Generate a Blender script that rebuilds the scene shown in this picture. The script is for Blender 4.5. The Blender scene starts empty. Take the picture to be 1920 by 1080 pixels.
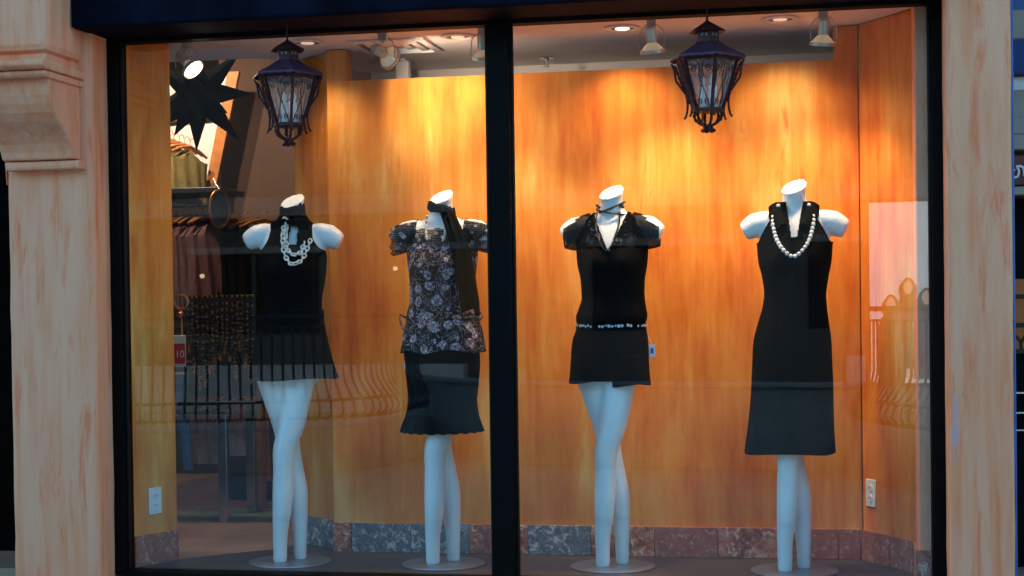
import bpy, bmesh, math, random
import numpy as np
from mathutils import Vector, Matrix

R = math.radians
PI = math.pi
random.seed(7)
scene = bpy.context.scene
C = scene.collection

# ------------------------------------------------------------------ camera, sky, sun, exposure
yaw, pitch, roll = R(11.2), -0.0147, 0.0135
right0 = Vector((math.cos(yaw), math.sin(yaw), 0))
fwd = Vector((-math.sin(yaw) * math.cos(pitch), math.cos(yaw) * math.cos(pitch), math.sin(pitch)))
up0 = right0.cross(fwd)
cr = right0 * math.cos(roll) - up0 * math.sin(roll)
cu = right0 * math.sin(roll) + up0 * math.cos(roll)
cam_d = bpy.data.cameras.new('camera')
cam_d.lens = 56.25
cam_d.sensor_width = 36
cam_d.shift_y = 0.04635
cam_d.clip_end = 300
cam = bpy.data.objects.new('camera', cam_d)
C.objects.link(cam)
M4 = Matrix((cr, cu, -fwd)).transposed().to_4x4()
M4.translation = Vector((1.270, -6.223, 1.055))
cam.matrix_world = M4
scene.camera = cam

world = bpy.data.worlds.new('World')
scene.world = world
world.use_nodes = True
wn = world.node_tree
wn.nodes.clear()
w_out = wn.nodes.new('ShaderNodeOutputWorld')
w_bg = wn.nodes.new('ShaderNodeBackground')
w_sky = wn.nodes.new('ShaderNodeTexSky')
w_sky.sky_type = 'NISHITA'
w_sky.sun_disc = False
w_sky.sun_elevation = R(22)
w_sky.sun_rotation = R(20)
w_sky.ozone_density = 3.0
w_sky.air_density = 1.0
w_sky.dust_density = 0.3
w_bg.inputs['Strength'].default_value = 0.15
w_mul = wn.nodes.new('ShaderNodeMix')
w_mul.data_type = 'RGBA'
w_mul.blend_type = 'MULTIPLY'
w_mul.inputs[0].default_value = 1
w_mul.inputs[7].default_value = (.68, 1.03, 1.0, 1)      # the camera's cool white balance, whole sky alike
wn.links.new(w_sky.outputs[0], w_mul.inputs[6])
wn.links.new(w_mul.outputs[2], w_bg.inputs[0])
wn.links.new(w_bg.outputs[0], w_out.inputs[0])

sun_d = bpy.data.lights.new('sun', 'SUN')
sun_d.energy = 0.6
sun_d.angle = R(12)
sun_d.color = (1, .9, .78)
sun = bpy.data.objects.new('sun', sun_d)
C.objects.link(sun)
_sd = Vector((math.sin(R(20)) * math.cos(R(22)), math.cos(R(20)) * math.cos(R(22)), math.sin(R(22))))
sun.rotation_euler = _sd.to_track_quat('Z', 'Y').to_euler()

scene.view_settings.view_transform = 'Standard'
scene.view_settings.look = 'None'
scene.view_settings.gamma = 1
scene.view_settings.exposure = 2.0
scene.view_settings.use_curve_mapping = False
scene.render.engine = 'CYCLES'
scene.cycles.max_bounces = 10
scene.cycles.transparent_max_bounces = 24
scene.cycles.use_denoising = True
scene.cycles.sample_clamp_indirect = 6
scene.cycles.caustics_reflective = False
scene.cycles.caustics_refractive = False

# ------------------------------------------------------------------ material helpers
MATS = {}


class NT:
    def __init__(self, name):
        self.m = bpy.data.materials.new(name)
        self.m.use_nodes = True
        self.t = self.m.node_tree
        self.b = self.t.nodes['Principled BSDF']
        self.out = self.t.nodes['Material Output']

    def n(self, typ, **kw):
        nd = self.t.nodes.new(typ)
        for k, v in kw.items():
            if k.startswith('_'):
                setattr(nd, k[1:], v)
            else:
                nd.inputs[k.replace('_', ' ')].default_value = v
        return nd

    def l(self, a, b):
        self.t.links.new(a, b)

    def coords(self, scale=(1, 1, 1), out='Object'):
        tc = self.n('ShaderNodeTexCoord')
        mp = self.n('ShaderNodeMapping')
        mp.inputs['Scale'].default_value = scale
        self.l(tc.outputs[out], mp.inputs[0])
        return mp.outputs[0]

    def noise(self, vec, scale, detail=5, rough=.55, dist=0):
        nd = self.n('ShaderNodeTexNoise', Scale=scale, Detail=detail, Roughness=rough, Distortion=dist)
        self.l(vec, nd.inputs['Vector'])
        return nd.outputs['Fac']

    def ramp(self, fac, stops, interp='LINEAR'):
        r = self.n('ShaderNodeValToRGB')
        r.color_ramp.interpolation = interp
        el = r.color_ramp.elements
        while len(el) < len(stops):
            el.new(.5)
        for e, (p, c) in zip(el, stops):
            e.position = p
            e.color = (c[0], c[1], c[2], 1) if hasattr(c, '__len__') else (c, c, c, 1)
        self.l(fac, r.inputs[0])
        return r.outputs[0]

    def mix(self, fac, a, b, mode='MIX'):
        m = self.n('ShaderNodeMix', _data_type='RGBA', _blend_type=mode)
        for s, v in ((m.inputs[0], fac), (m.inputs[6], a), (m.inputs[7], b)):
            if isinstance(v, bpy.types.NodeSocket):
                self.l(v, s)
            elif hasattr(v, '__len__'):
                s.default_value = (v[0], v[1], v[2], 1)
            else:
                s.default_value = v
        return m.outputs[2]

    def math(self, op, a, b=0.0):
        m = self.n('ShaderNodeMath', _operation=op)
        for s, v in ((m.inputs[0], a), (m.inputs[1], b)):
            if isinstance(v, bpy.types.NodeSocket):
                self.l(v, s)
            else:
                s.default_value = v
        return m.outputs[0]

    def base(self, c):
        if isinstance(c, bpy.types.NodeSocket):
            self.l(c, self.b.inputs['Base Color'])
        else:
            self.b.inputs['Base Color'].default_value = (c[0], c[1], c[2], 1)

    def bump(self, h, strength=.3, dist=.01):
        b = self.n('ShaderNodeBump', Strength=strength, Distance=dist)
        self.l(h, b.inputs['Height'])
        self.l(b.outputs[0], self.b.inputs['Normal'])

    def set(self, **kw):
        for k, v in kw.items():
            self.b.inputs[k.replace('_', ' ')].default_value = v
        return self

    def cut(self, fac, amount=1.0):
        """fac 1 = cloth, 0 = open hole."""
        tr = self.n('ShaderNodeBsdfTransparent')
        mx = self.n('ShaderNodeMixShader')
        self.l(fac, mx.inputs[0])
        self.l(tr.outputs[0], mx.inputs[1])
        self.l(self.b.outputs[0], mx.inputs[2])
        self.l(mx.outputs[0], self.out.inputs[0])


def simple(name, col, rough=.5, metal=0, var=.12, scale=30, spec=.5, bump=0, emis=None, sheen=0):
    t = NT(name)
    v = t.coords()
    f = t.noise(v, scale)
    c0 = tuple(max(0, x * (1 - var)) for x in col)
    c1 = tuple(min(1, x * (1 + var)) for x in col)
    t.base(t.ramp(f, [(.3, c0), (.7, c1)]))
    t.set(Roughness=rough, Metallic=metal, Specular_IOR_Level=spec)
    if sheen:
        t.set(Sheen_Weight=sheen, Sheen_Roughness=.5)
    if bump:
        t.bump(f, bump, .004)
    if emis:
        t.b.inputs['Emission Color'].default_value = (*emis[0], 1)
        t.b.inputs['Emission Strength'].default_value = emis[1]
    MATS[name] = t.m
    return t.m


def plaster(name, cols, streak=(7, 7, .55), stain=None, bumpk=.35, k=(.62, .26, .14), rng=(.36, .30), blue=False):
    t = NT(name)
    v = t.coords(streak)
    f = t.noise(v, 1.6, 7, .62, .4)
    f2 = t.noise(t.coords((26, 26, 1.6)), 1.0, 5, .6)
    f3 = t.noise(t.coords((1, 1, .55)), 3.1, 4, .5)
    mixf = t.math('ADD', t.math('MULTIPLY', f, k[0]), t.math('ADD', t.math('MULTIPLY', f2, k[1]), t.math('MULTIPLY', f3, k[2])))
    n = len(cols)
    c = t.ramp(mixf, [(rng[0] + rng[1] * i / (n - 1), q) for i, q in enumerate(cols)])
    if stain:
        s = t.noise(t.coords(stain[2]), stain[3], 6, .65, .6)
        s = t.ramp(s, [(stain[1], 0.0), (stain[1] + .12, 1.0)])
        c = t.mix(s, c, stain[0])
    if len(stain or ()) > 4:      # worn pits
        p = t.noise(t.coords((1, 1, .8)), 34, 2, .5)
        p = t.ramp(p, [(.755, 0.0), (.79, .8)])
        c = t.mix(p, c, stain[4])
    if blue:      # smears of blue paint low on the pier
        sx = t.n('ShaderNodeSeparateXYZ')
        t.l(t.coords(), sx.inputs[0])
        zm = t.ramp(sx.outputs['Z'], [(.10, 0.0), (.20, .75), (.45, .55), (.55, 1.0), (.72, 1.0), (.80, 0.0)])
        xm = t.ramp(t.math('MULTIPLY', t.math('SUBTRACT', sx.outputs['X'], 1.69), 4.0), [(.02, .55), (.10, 1.0), (.22, .60), (.60, .52), (.75, 0.0)])
        bn_ = t.noise(t.coords((22, 22, 6)), 2.2, 8, .75, 1.2)
        bm2 = t.ramp(t.math('MULTIPLY', t.math('MULTIPLY', zm, xm), bn_), [(.40, 0.0), (.52, .6)])
        c = t.mix(bm2, c, (.10, .36, .72))
    t.base(c)
    t.set(Roughness=.75, Specular_IOR_Level=.25)
    bf = t.math('ADD', t.noise(t.coords((1, 1, .5)), 22, 5, .6), t.math('MULTIPLY', f2, .5))
    t.bump(bf, bumpk, .006)
    MATS[name] = t.m
    return t.m


OUT = [(.82, .21, .080), (.84, .275, .135), (.85, .33, .185), (.85, .355, .21), (.87, .395, .245)]
OUT_STAIN = ((.84, .20, .085), .555, (9, 9, 1.1), 2.4, (.34, .19, .13))
plaster('plaster_out', OUT, stain=OUT_STAIN, k=(.34, .40, .26), rng=(.37, .28))
plaster('plaster_out_smeared', OUT, stain=OUT_STAIN, k=(.34, .40, .26), rng=(.37, .28), blue=True)
plaster('plaster_in', [(.56, .110, .012), (.66, .170, .018), (.73, .230, .030), (.77, .295, .050), (.82, .42, .12)],
        streak=(6, 6, .9), stain=((.66, .160, .026), .60, (10, 10, 1.7), 2.0), bumpk=.3, k=(.40, .20, .40), rng=(.375, .235))
plaster('plaster_shade', [(.26, .11, .04), (.30, .13, .05), (.34, .16, .07)], streak=(5, 5, .4), bumpk=.2)
plaster('ceiling_white', [(.70, .66, .66), (.74, .70, .70), (.77, .74, .74)], streak=(2, 2, 2), bumpk=.08)
simple('frame_black', (.0030, .0022, .0022), .6, 0, .3, 9, .08, .1)
simple('bead_brown', (.012, .005, .004), .55, 0, .4, 14, .2, .1)
simple('navy_paint', (.0032, .0034, .0105), .75, 0, .6, 5, .05, .12)
simple('iron', (.060, .013, .013), .5, .4, .4, 60, .3, .25)
simple('iron_roof', (.075, .026, .048), .45, .4, .3, 30, .4, .2)
t = NT('mannequin_white')
sc_ = t.ramp(t.noise(t.coords((1, 1, .6)), 60, 3, .6), [(.715, 0.0), (.75, 1.0)])
gr_ = t.noise(t.coords(), 7, 5)
t.base(t.mix(sc_, t.ramp(gr_, [(.3, (.77, .75, .73)), (.7, (.83, .82, .80))]), (.42, .40, .38)))
t.l(t.ramp(gr_, [(.3, .30), (.7, .46)]), t.b.inputs['Roughness'])
MATS['mannequin_white'] = t.m
simple('steel_base', (.30, .32, .36), .38, .75, .08, 18, .5)
simple('candle', (.82, .82, .78), .55, 0, .03)
simple('track_grey', (.55, .54, .52), .32, .6, .05)
simple('bulb_back', (.75, .66, .52), .22, .3, .05, 10, .6, 0, ((1, .72, .40), .05))
simple('black_cloth', (.0020, .0020, .0026), .88, 0, .25, 160, .06, .12)
simple('black_satin', (.0018, .0017, .0022), .55, 0, .2, 60, .03, .05)
simple('slate_cloth', (.0028, .0030, .0038), .88, 0, .2, 160, .06, .1)
simple('pearl', (.78, .74, .70), .22, 0, .04, 40, .6)
simple('ivory_chain', (.74, .70, .62), .30, 0, .06, 40, .55)
simple('jet_bead', (.010, .010, .012), .16, 0, .1, 40, .7)
simple('pink_bead', (.66, .52, .48), .28, 0, .15, 50, .5)
simple('white_plastic', (.75, .75, .75), .35, 0, .03)
simple('socket_dark', (.12, .12, .13), .5)
simple('copper', (.70, .30, .11), .30, .85, .15, 30)
simple('mauve_cloth', (.13, .055, .055), .8, 0, .2, 40, .3, .2)
simple('pink_cloth', (.55, .36, .38), .8, 0, .15, 40, .3, .2)
simple('olive_cloth', (.22, .17, .06), .8, 0, .2, 40, .3, .2)
simple('denim', (.10, .17, .34), .8, 0, .2, 60, .3, .2)
simple('arch_shade', (.003, .002, .0018), .8, 0, .3, 8, .03)  # near-black colour that paints in the shade of the open arch
simple('shelf_black', (.02, .022, .026), .4)
simple('brown_wall', (.085, .042, .026), .8, 0, .15, 4)
simple('white_panel', (.78, .74, .74), .7, 0, .04)
simple('orange_wood', (.50, .19, .05), .45, 0, .25, 14)
simple('red_card', (.52, .008, .028), .45, 0, .05)
simple('steel', (.50, .52, .55), .22, .95, .06)
simple('floor_store', (.34, .21, .14), .4, 0, .2, 5)
simple('concrete', (.26, .25, .25), .8, 0, .15, 6, .3, .2)
simple('facade_dark', (.022, .018, .017), .7, 0, .25, 3)
simple('facade_cream', (.30, .26, .22), .75, 0, .1, 4)
simple('concrete_dim', (.10, .09, .085), .8, 0, .2, 4)
simple('pale_render', (.25, .24, .24), .8, 0, .1, 4)
simple('rail_iron', (.012, .012, .014), .45, .3, .2)
simple('gold', (.62, .40, .10), .32, .9, .2, 60)
simple('star_paper', (.008, .008, .010), .55, 0, .2, 20, .3)
simple('wood_grain', (.14, .075, .04), .5, 0, .3, 12)
simple('sign_red', (.10, .010, .012), .45, 0, .2)
simple('blue_paint', (.03, .085, .30), .5, 0, .25, 6)
simple('bulb_glow', (1, .95, .85), .4, 0, .01, 5, .5, 0, ((1, .86, .70), 6))
simple('bulb_dim', (1, .9, .75), .4, 0, .01, 5, .5, 0, ((1, .62, .42), .16))
simple('lamp_globe', (1, .9, .75), .4, 0, .01, 5, .5, 0, ((1, .60, .30), 1.6))
simple('bulb_mid', (1, .9, .75), .4, 0, .01, 5, .5, 0, ((1, .80, .62), 1.0))
simple('shop_glow', (.05, .03, .015), .6, 0, .2, 2, .2, 0, ((1, .50, .18), .02))
simple('poster_white', (.72, .72, .74), .5, 0, .05, 3, .5, 0, ((.95, .97, 1.0), .42))
simple('poster_skin', (.60, .38, .28), .5, 0, .05, 3, .5, 0, ((.95, .60, .42), .42))
simple('poster_hair', (.10, .05, .035), .5, 0, .2, 3, .5, 0, ((.34, .14, .07), .08))
simple('poster_plum', (.13, .08, .15), .5, 0, .2, 3, .5, 0, ((.36, .16, .20), .12))
simple('poster_blue', (.14, .16, .24), .5, 0, .2, 3, .5, 0, ((.25, .26, .36), .20))

# glass: thin sheet, mirror reflection by Fresnel, the rest goes straight through


def glass_mat(name, tint=(1, 1, 1), ior=1.5, rough=0.0, frost=0.0):
    t = NT(name)
    fr = t.n('ShaderNodeFresnel', IOR=ior)
    gl = t.n('ShaderNodeBsdfGlossy', Roughness=rough)
    tr = t.n('ShaderNodeBsdfTransparent')
    tr.inputs[0].default_value = (*tint, 1)
    mx = t.n('ShaderNodeMixShader')
    ge = t.n('ShaderNodeNewGeometry')
    front = t.math('SUBTRACT', 1.0, ge.outputs['Backfacing'])
    t.l(t.math('MULTIPLY', fr.outputs[0], front), mx.inputs[0])
    through = tr.outputs[0]
    if frost:      # seedy, dusty pane that catches some light
        df = t.n('ShaderNodeBsdfTranslucent')
        df.inputs[0].default_value = (.85, .85, .85, 1)
        dd = t.n('ShaderNodeBsdfDiffuse')
        dd.inputs[0].default_value = (.7, .7, .72, 1)
        m1_ = t.n('ShaderNodeMixShader'); m1_.inputs[0].default_value = .4
        t.l(df.outputs[0], m1_.inputs[1]); t.l(dd.outputs[0], m1_.inputs[2])
        m2_ = t.n('ShaderNodeMixShader')
        t.l(t.math('MULTIPLY', t.noise(t.coords(), 40, 4), frost * 2), m2_.inputs[0])
        t.l(tr.outputs[0], m2_.inputs[1]); t.l(m1_.outputs[0], m2_.inputs[2])
        through = m2_.outputs[0]
    t.l(through, mx.inputs[1])
    t.l(gl.outputs[0], mx.inputs[2])
    t.l(mx.outputs[0], t.out.inputs[0])
    MATS[name] = t.m


glass_mat('glass', (.985, .99, .99), 1.9)
glass_mat('lantern_glass', (.93, .95, .97), 1.7, .12, .22)
glass_mat('table_glass', (.45, .78, .80), 1.5)
t = NT('mirror')
t.base((.75, .8, .85)); t.set(Metallic=.75, Roughness=.12); MATS['mirror'] = t.m

# pavement in slabs' colour
t = NT('pavement')
f = t.noise(t.coords(), 2.2, 6)
f2 = t.noise(t.coords(), 40, 3)
t.base(t.mix(f2, t.ramp(f, [(.3, (.26, .25, .25)), (.7, (.36, .345, .335))]), (.30, .29, .28)))
t.set(Roughness=.75); t.bump(f2, .3, .004); MATS['pavement'] = t.m

# platform: dull brown board
t = NT('platform')
f = t.noise(t.coords((2, 9, 2)), 4, 6)
t.base(t.ramp(f, [(.3, (.050, .036, .032)), (.7, (.085, .062, .053))]))
t.set(Roughness=.5); t.bump(f, .1, .003); MATS['platform'] = t.m


# stone tiles, two veined families
def stone(name, cols, vein, sc):
    t = NT(name)
    oi = t.n('ShaderNodeObjectInfo')
    v = t.coords()
    vm = t.n('ShaderNodeVectorMath', _operation='ADD')
    t.l(v, vm.inputs[0])
    cmb = t.n('ShaderNodeCombineXYZ')
    r9 = t.math('MULTIPLY', oi.outputs['Random'], 40.0)
    t.l(r9, cmb.inputs[0]); t.l(r9, cmb.inputs[2])
    t.l(cmb.outputs[0], vm.inputs[1])
    f = t.noise(vm.outputs[0], sc, 9, .68, 1.2)
    g = t.noise(vm.outputs[0], sc * 2.3, 9, .72, .8)
    c = t.ramp(f, [(.30 + .36 * i / (len(cols) - 1), k) for i, k in enumerate(cols)])
    c = t.mix(t.ramp(g, [(.53, 0.0), (.62, 1.0)]), c, vein)
    t.base(c)
    t.set(Roughness=.5)
    t.bump(g, .3, .003)
    MATS[name] = t.m


stone('stone_blue', [(.08, .07, .09), (.20, .18, .19), (.11, .09, .10), (.38, .33, .31)], (.62, .55, .50), 13)
stone('stone_brown', [(.40, .075, .03), (.20, .05, .03), (.48, .13, .06), (.55, .26, .17)], (.74, .46, .34), 12)
stone('stone_plum', [(.25, .06, .04), (.33, .085, .05), (.38, .13, .085)], (.52, .28, .21), 14)


# floral print: lavender blooms and scrolls on black
def floral():
    t = NT('floral_print')
    v = t.coords()
    nz = t.n('ShaderNodeTexNoise', Scale=16.0, Detail=3.0)
    t.l(v, nz.inputs['Vector'])
    wob = t.n('ShaderNodeVectorMath', _operation='MULTIPLY_ADD')
    t.l(nz.outputs['Color'], wob.inputs[0])
    wob.inputs[1].default_value = (.035, .035, .035)
    t.l(v, wob.inputs[2])
    vo = t.n('ShaderNodeTexVoronoi', Scale=19.0, Randomness=.75)
    t.l(wob.outputs[0], vo.inputs['Vector'])
    d = vo.outputs['Distance']
    blossom = t.ramp(d, [(.37, 1.0), (.41, 0.0)])
    v2 = t.n('ShaderNodeTexVoronoi', Scale=68.0, Randomness=.8, _feature='DISTANCE_TO_EDGE')
    t.l(wob.outputs[0], v2.inputs['Vector'])
    petal = t.ramp(v2.outputs['Distance'], [(.035, .05), (.11, .62), (.30, 1.0)])
    heart = t.ramp(d, [(.10, .35), (.22, 1.0)])
    m = t.math('MULTIPLY', t.math('MULTIPLY', blossom, petal), heart)
    sc = t.noise(v, 13, 2, .5, 3.2)
    scroll = t.ramp(sc, [(.465, 0.0), (.48, .9), (.495, .2), (.51, .9), (.525, 0.0)])
    sc2 = t.noise(v, 55, 2, .5, 1.5)
    sprig = t.ramp(sc2, [(.66, 0.0), (.69, .5)])
    m2 = t.math('MAXIMUM', m, t.math('MAXIMUM', t.math('MULTIPLY', scroll, .62), sprig))
    hue = t.noise(v, 7, 2)
    pc = t.ramp(hue, [(.3, (.46, .36, .46)), (.55, (.60, .42, .44)), (.7, (.36, .36, .48))])
    t.base(t.mix(m2, (.003, .003, .005), pc))
    t.set(Roughness=.75, Specular_IOR_Level=.25)
    MATS['floral_print'] = t.m
    # sheer variant for the smocked band and sleeves
    n = NT('floral_sheer')
    v = n.coords()
    vo = n.n('ShaderNodeTexVoronoi', Scale=30.0, Randomness=.9)
    n.l(v, vo.inputs['Vector'])
    fl = n.ramp(vo.outputs['Distance'], [(.30, 1.0), (.36, 0.0)])
    wv = n.n('ShaderNodeTexWave', _bands_direction='Z', Scale=46.0, Distortion=6.0)
    n.l(v, wv.inputs['Vector'])
    wx = n.n('ShaderNodeTexWave', _bands_direction='X', Scale=42.0, Distortion=6.0)
    n.l(v, wx.inputs['Vector'])
    grid = n.math('MAXIMUM', n.ramp(wv.outputs['Fac'], [(.45, 0.0), (.7, 1.0)]), n.ramp(wx.outputs['Fac'], [(.6, 0.0), (.8, 1.0)]))
    n.base(n.mix(fl, (.004, .0035, .005), (.26, .22, .26)))
    n.set(Roughness=.85, Specular_IOR_Level=.05)
    n.cut(n.math('MAXIMUM', n.math('MULTIPLY', fl, .8), n.math('ADD', n.math('MULTIPLY', grid, .55), .22)))
    MATS['floral_sheer'] = n.m


floral()


def sheer(name, open_=.45, lace=False):
    t = NT(name)
    v = t.coords()
    t.base((.0035, .003, .004))
    t.set(Roughness=.9, Specular_IOR_Level=.0)
    if lace:
        nz = t.n('ShaderNodeTexNoise', Scale=60.0, Detail=2.0)
        t.l(v, nz.inputs['Vector'])
        vo = t.n('ShaderNodeTexVoronoi', Scale=46.0, _feature='DISTANCE_TO_EDGE')
        t.l(v, vo.inputs['Vector'])
        f = t.ramp(vo.outputs['Distance'], [(.05, 1.0), (.12, .25)])
        b = t.ramp(t.noise(v, 34, 2), [(.46, 0.0), (.52, 1.0)])
        t.cut(t.math('MAXIMUM', f, b))
    else:
        g = t.noise(t.coords((60, 60, 8)), 1.5, 3)
        t.cut(t.math('ADD', t.math('MULTIPLY', g, .35), open_))
    MATS[name] = t.m


sheer('sheer_black', .40)
sheer('lace_black', 0, True)

# ------------------------------------------------------------------ mesh helpers


class MB:
    def __init__(self):
        self.v, self.f = [], []

    def add(self, vs, fs):
        o = len(self.v)
        self.v += [tuple(p) for p in vs]
        self.f += [tuple(i + o for i in f) for f in fs]
        return self

    def box(self, a, b):
        (x0, y0, z0), (x1, y1, z1) = a, b
        return self.add([(x0, y0, z0), (x1, y0, z0), (x1, y1, z0), (x0, y1, z0), (x0, y0, z1), (x1, y0, z1), (x1, y1, z1), (x0, y1, z1)],
                        [(0, 3, 2, 1), (4, 5, 6, 7), (0, 1, 5, 4), (1, 2, 6, 5), (2, 3, 7, 6), (3, 0, 4, 7)])

    def rings(self, rs, cap=True, closed=False):
        n = len(rs[0])
        vs = [p for r in rs for p in r]
        fs = []
        m = len(rs)
        for i in range(m if closed else m - 1):
            i2 = (i + 1) % m
            for j in range(n):
                k = (j + 1) % n
                fs.append((i * n + j, i * n + k, i2 * n + k, i2 * n + j))
        if cap and not closed:
            fs.append(tuple(range(n - 1, -1, -1)))
            fs.append(tuple((m - 1) * n + j for j in range(n)))
        return self.add(vs, fs)

    def tube(self, pts, r, n=8, closed=False, cap=True):
        pts = [Vector(p) for p in pts]
        m = len(pts)
        rr = r if hasattr(r, '__len__') else [r] * m
        rs = []
        ref = None
        for i, p in enumerate(pts):
            a = pts[(i - 1) % m] if (closed or i > 0) else p
            b = pts[(i + 1) % m] if (closed or i < m - 1) else p
            d = (b - a).normalized()
            if ref is None:
                ref = Vector((0, 0, 1)) if abs(d.z) < .9 else Vector((1, 0, 0))
            u = (ref - d * ref.dot(d)).normalized()
            w = d.cross(u)
            ref = u
            rs.append([p + (u * math.cos(2 * PI * j / n) + w * math.sin(2 * PI * j / n)) * rr[i] for j in range(n)])
        return self.rings(rs, cap, closed)

    def lathe(self, prof, n=24, c=(0, 0, 0), M=None, cap=True, rot=0):
        M = M or Matrix()
        c = Vector(c)
        rs = [[c + M @ Vector((max(r, 1e-4) * math.cos(2 * PI * j / n + rot), max(r, 1e-4) * math.sin(2 * PI * j / n + rot), z)) for j in range(n)] for r, z in prof]
        return self.rings(rs, cap)

    def ball(self, c, r, n=10, sz=1.0):
        k = max(4, n // 2 + 1)
        return self.lathe([(r * math.sin(PI * i / k), -r * sz * math.cos(PI * i / k)) for i in range(k + 1)], n, c)

    def prism(self, poly, axis, a, b):
        """poly of 2-D points; axis 'x' => (y,z), 'y' => (x,z), 'z' => (x,y)"""
        def P(p, t):
            return {'x': (t, p[0], p[1]), 'y': (p[0], t, p[1]), 'z': (p[0], p[1], t)}[axis]
        n = len(poly)
        vs = [P(p, a) for p in poly] + [P(p, b) for p in poly]
        fs = [tuple(range(n)), tuple(range(2 * n - 1, n - 1, -1))] + [(i, i + n, (i + 1) % n + n, (i + 1) % n) for i in range(n)]
        return self.add(vs, fs)

    def build(self, name, mat, parent=None, bevel=0, angle=35, solid=0, smooth=True):
        me = bpy.data.meshes.new(name)
        me.from_pydata(self.v, [], self.f)
        bm = bmesh.new()
        bm.from_mesh(me)
        if not solid:
            bmesh.ops.recalc_face_normals(bm, faces=bm.faces)
        bm.to_mesh(me)
        bm.free()
        if smooth:
            me.shade_smooth()
            me.set_sharp_from_angle(angle=R(angle))
        o = link(name, me, mat, parent)
        if bevel:
            md = o.modifiers.new('bevel', 'BEVEL')
            md.width = bevel
            md.segments = 2
            md.limit_method = 'ANGLE'
        if solid:
            md = o.modifiers.new('solid', 'SOLIDIFY')
            md.thickness = solid
            md.offset = 0
        return o


def link(name, me, mat, parent=None):
    o = bpy.data.objects.new(name, me)
    C.objects.link(o)
    if mat and not me.materials:
        me.materials.append(MATS[mat])
    if parent is not None:
        o.parent = parent
    return o


def tag(o, label=None, cat=None, group=None, kind=None):
    if label:
        o['label'] = label
    if cat:
        o['category'] = cat
    if group:
        o['group'] = group
    if kind:
        o['kind'] = kind
    return o


def empty(name, loc=(0, 0, 0), label=None, cat=None, group=None, rz=0, kind=None):
    o = bpy.data.objects.new(name, None)
    o.empty_display_size = .1
    C.objects.link(o)
    o.location = loc
    o.rotation_euler = (0, 0, rz)
    return tag(o, label, cat, group, kind)


def box(name, a, b, mat, parent=None, bevel=.003):
    return MB().box(a, b).build(name, mat, parent, bevel)


def copy_tree(o, parent=None):
    c = o.copy()
    C.objects.link(c)
    c.parent = parent
    for ch in list(o.children):
        copy_tree(ch, c)
    return c


def arc(c, r, a0, a1, n, plane='xz'):
    out = []
    for i in range(n + 1):
        a = a0 + (a1 - a0) * i / n
        u, w = r * math.cos(a), r * math.sin(a)
        out.append((c[0] + u, c[1], c[2] + w) if plane == 'xz' else (c[0] + u, c[1] + w, c[2]))
    return out


def pchip(xs, ys):
    xs, ys = np.array(xs, float), np.array(ys, float)
    h = np.diff(xs)
    dl = np.diff(ys) / h
    m = np.zeros_like(ys)
    m[0], m[-1] = dl[0], dl[-1]
    for i in range(1, len(xs) - 1):
        m[i] = 0 if dl[i - 1] * dl[i] <= 0 else 2 * dl[i - 1] * dl[i] / (dl[i - 1] + dl[i])

    def f(x):
        x = min(max(x, xs[0]), xs[-1])
        i = min(max(int(np.searchsorted(xs, x)) - 1, 0), len(h) - 1)
        t = (x - xs[i]) / h[i]
        return float((2 * t**3 - 3 * t * t + 1) * ys[i] + (t**3 - 2 * t * t + t) * h[i] * m[i] + (-2 * t**3 + 3 * t * t) * ys[i + 1] + (t**3 - t * t) * h[i] * m[i + 1])
    return f


class Secs:
    """cross-sections (z, cx, rx, cy, ry), interpolated smoothly"""

    def __init__(self, rows):
        rows = sorted(rows)
        z = [r[0] for r in rows]
        self.z0, self.z1 = z[0], z[-1]
        self.fs = [pchip(z, [r[k] for r in rows]) for k in (1, 2, 3, 4)]

    def __call__(self, z):
        return [f(z) for f in self.fs]


def bulge(x, z):
    return .042 * math.exp(-((abs(x - .018) - .060) / .050) ** 2 - ((z - 1.245) / .062) ** 2)


# ------------------------------------------------------------------ THE SETTING
def sheet(name, x0, x1, y0, y1, z, mat):
    o = MB().add([(x0, y0, z), (x1, y0, z), (x1, y1, z), (x0, y1, z)], [(0, 1, 2, 3)]).build(name, mat)
    return tag(o, kind='structure')


sheet('ground', -60, 60, -80, 40, -.42, 'pavement')
o = box('store_floor', (-4.2, .02, -.10), (2.6, 5.2, -.006), 'floor_store', None, 0)
tag(o, kind='structure')
# display platform: an L-shaped brown board the mannequins stand on
o = MB().prism([(-1.66, .0), (1.69, .0), (1.69, .9), (-1.10, .9), (-1.20, .63), (-1.53, .30), (-1.66, .30)], 'z', -.04, 0.0).build('display_platform', 'platform', None, .004)
tag(o, 'low dark brown platform board inside the shop window under the mannequins', 'platform')

# ---------------- shop building
shop = empty('shop_building', (0, 0, 0), 'cream and orange streaked plaster shopfront with carved corbel around the window', 'building')


def lumpy(o, amp=.004, sc=3.0, cuts=0):
    """hand-trowelled unevenness"""
    md = o.modifiers.new('sub', 'SUBSURF'); md.subdivision_type = 'SIMPLE'; md.levels = md.render_levels = 5
    tx = bpy.data.textures.get('trowel') or bpy.data.textures.new('trowel', 'CLOUDS')
    tx.noise_scale = .09
    d = o.modifiers.new('disp', 'DISPLACE'); d.texture = tx; d.strength = amp; d.mid_level = .5; d.texture_coords = 'GLOBAL'


p = box('left_pier', (-2.02, -.20, -.42), (-1.645, -.02, 2.60), 'plaster_out', shop, .022); lumpy(p, .008)
p = box('right_pier', (1.695, -.20, -.42), (1.925, .25, 2.60), 'plaster_out_smeared', shop, .014); lumpy(p, .007)
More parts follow.
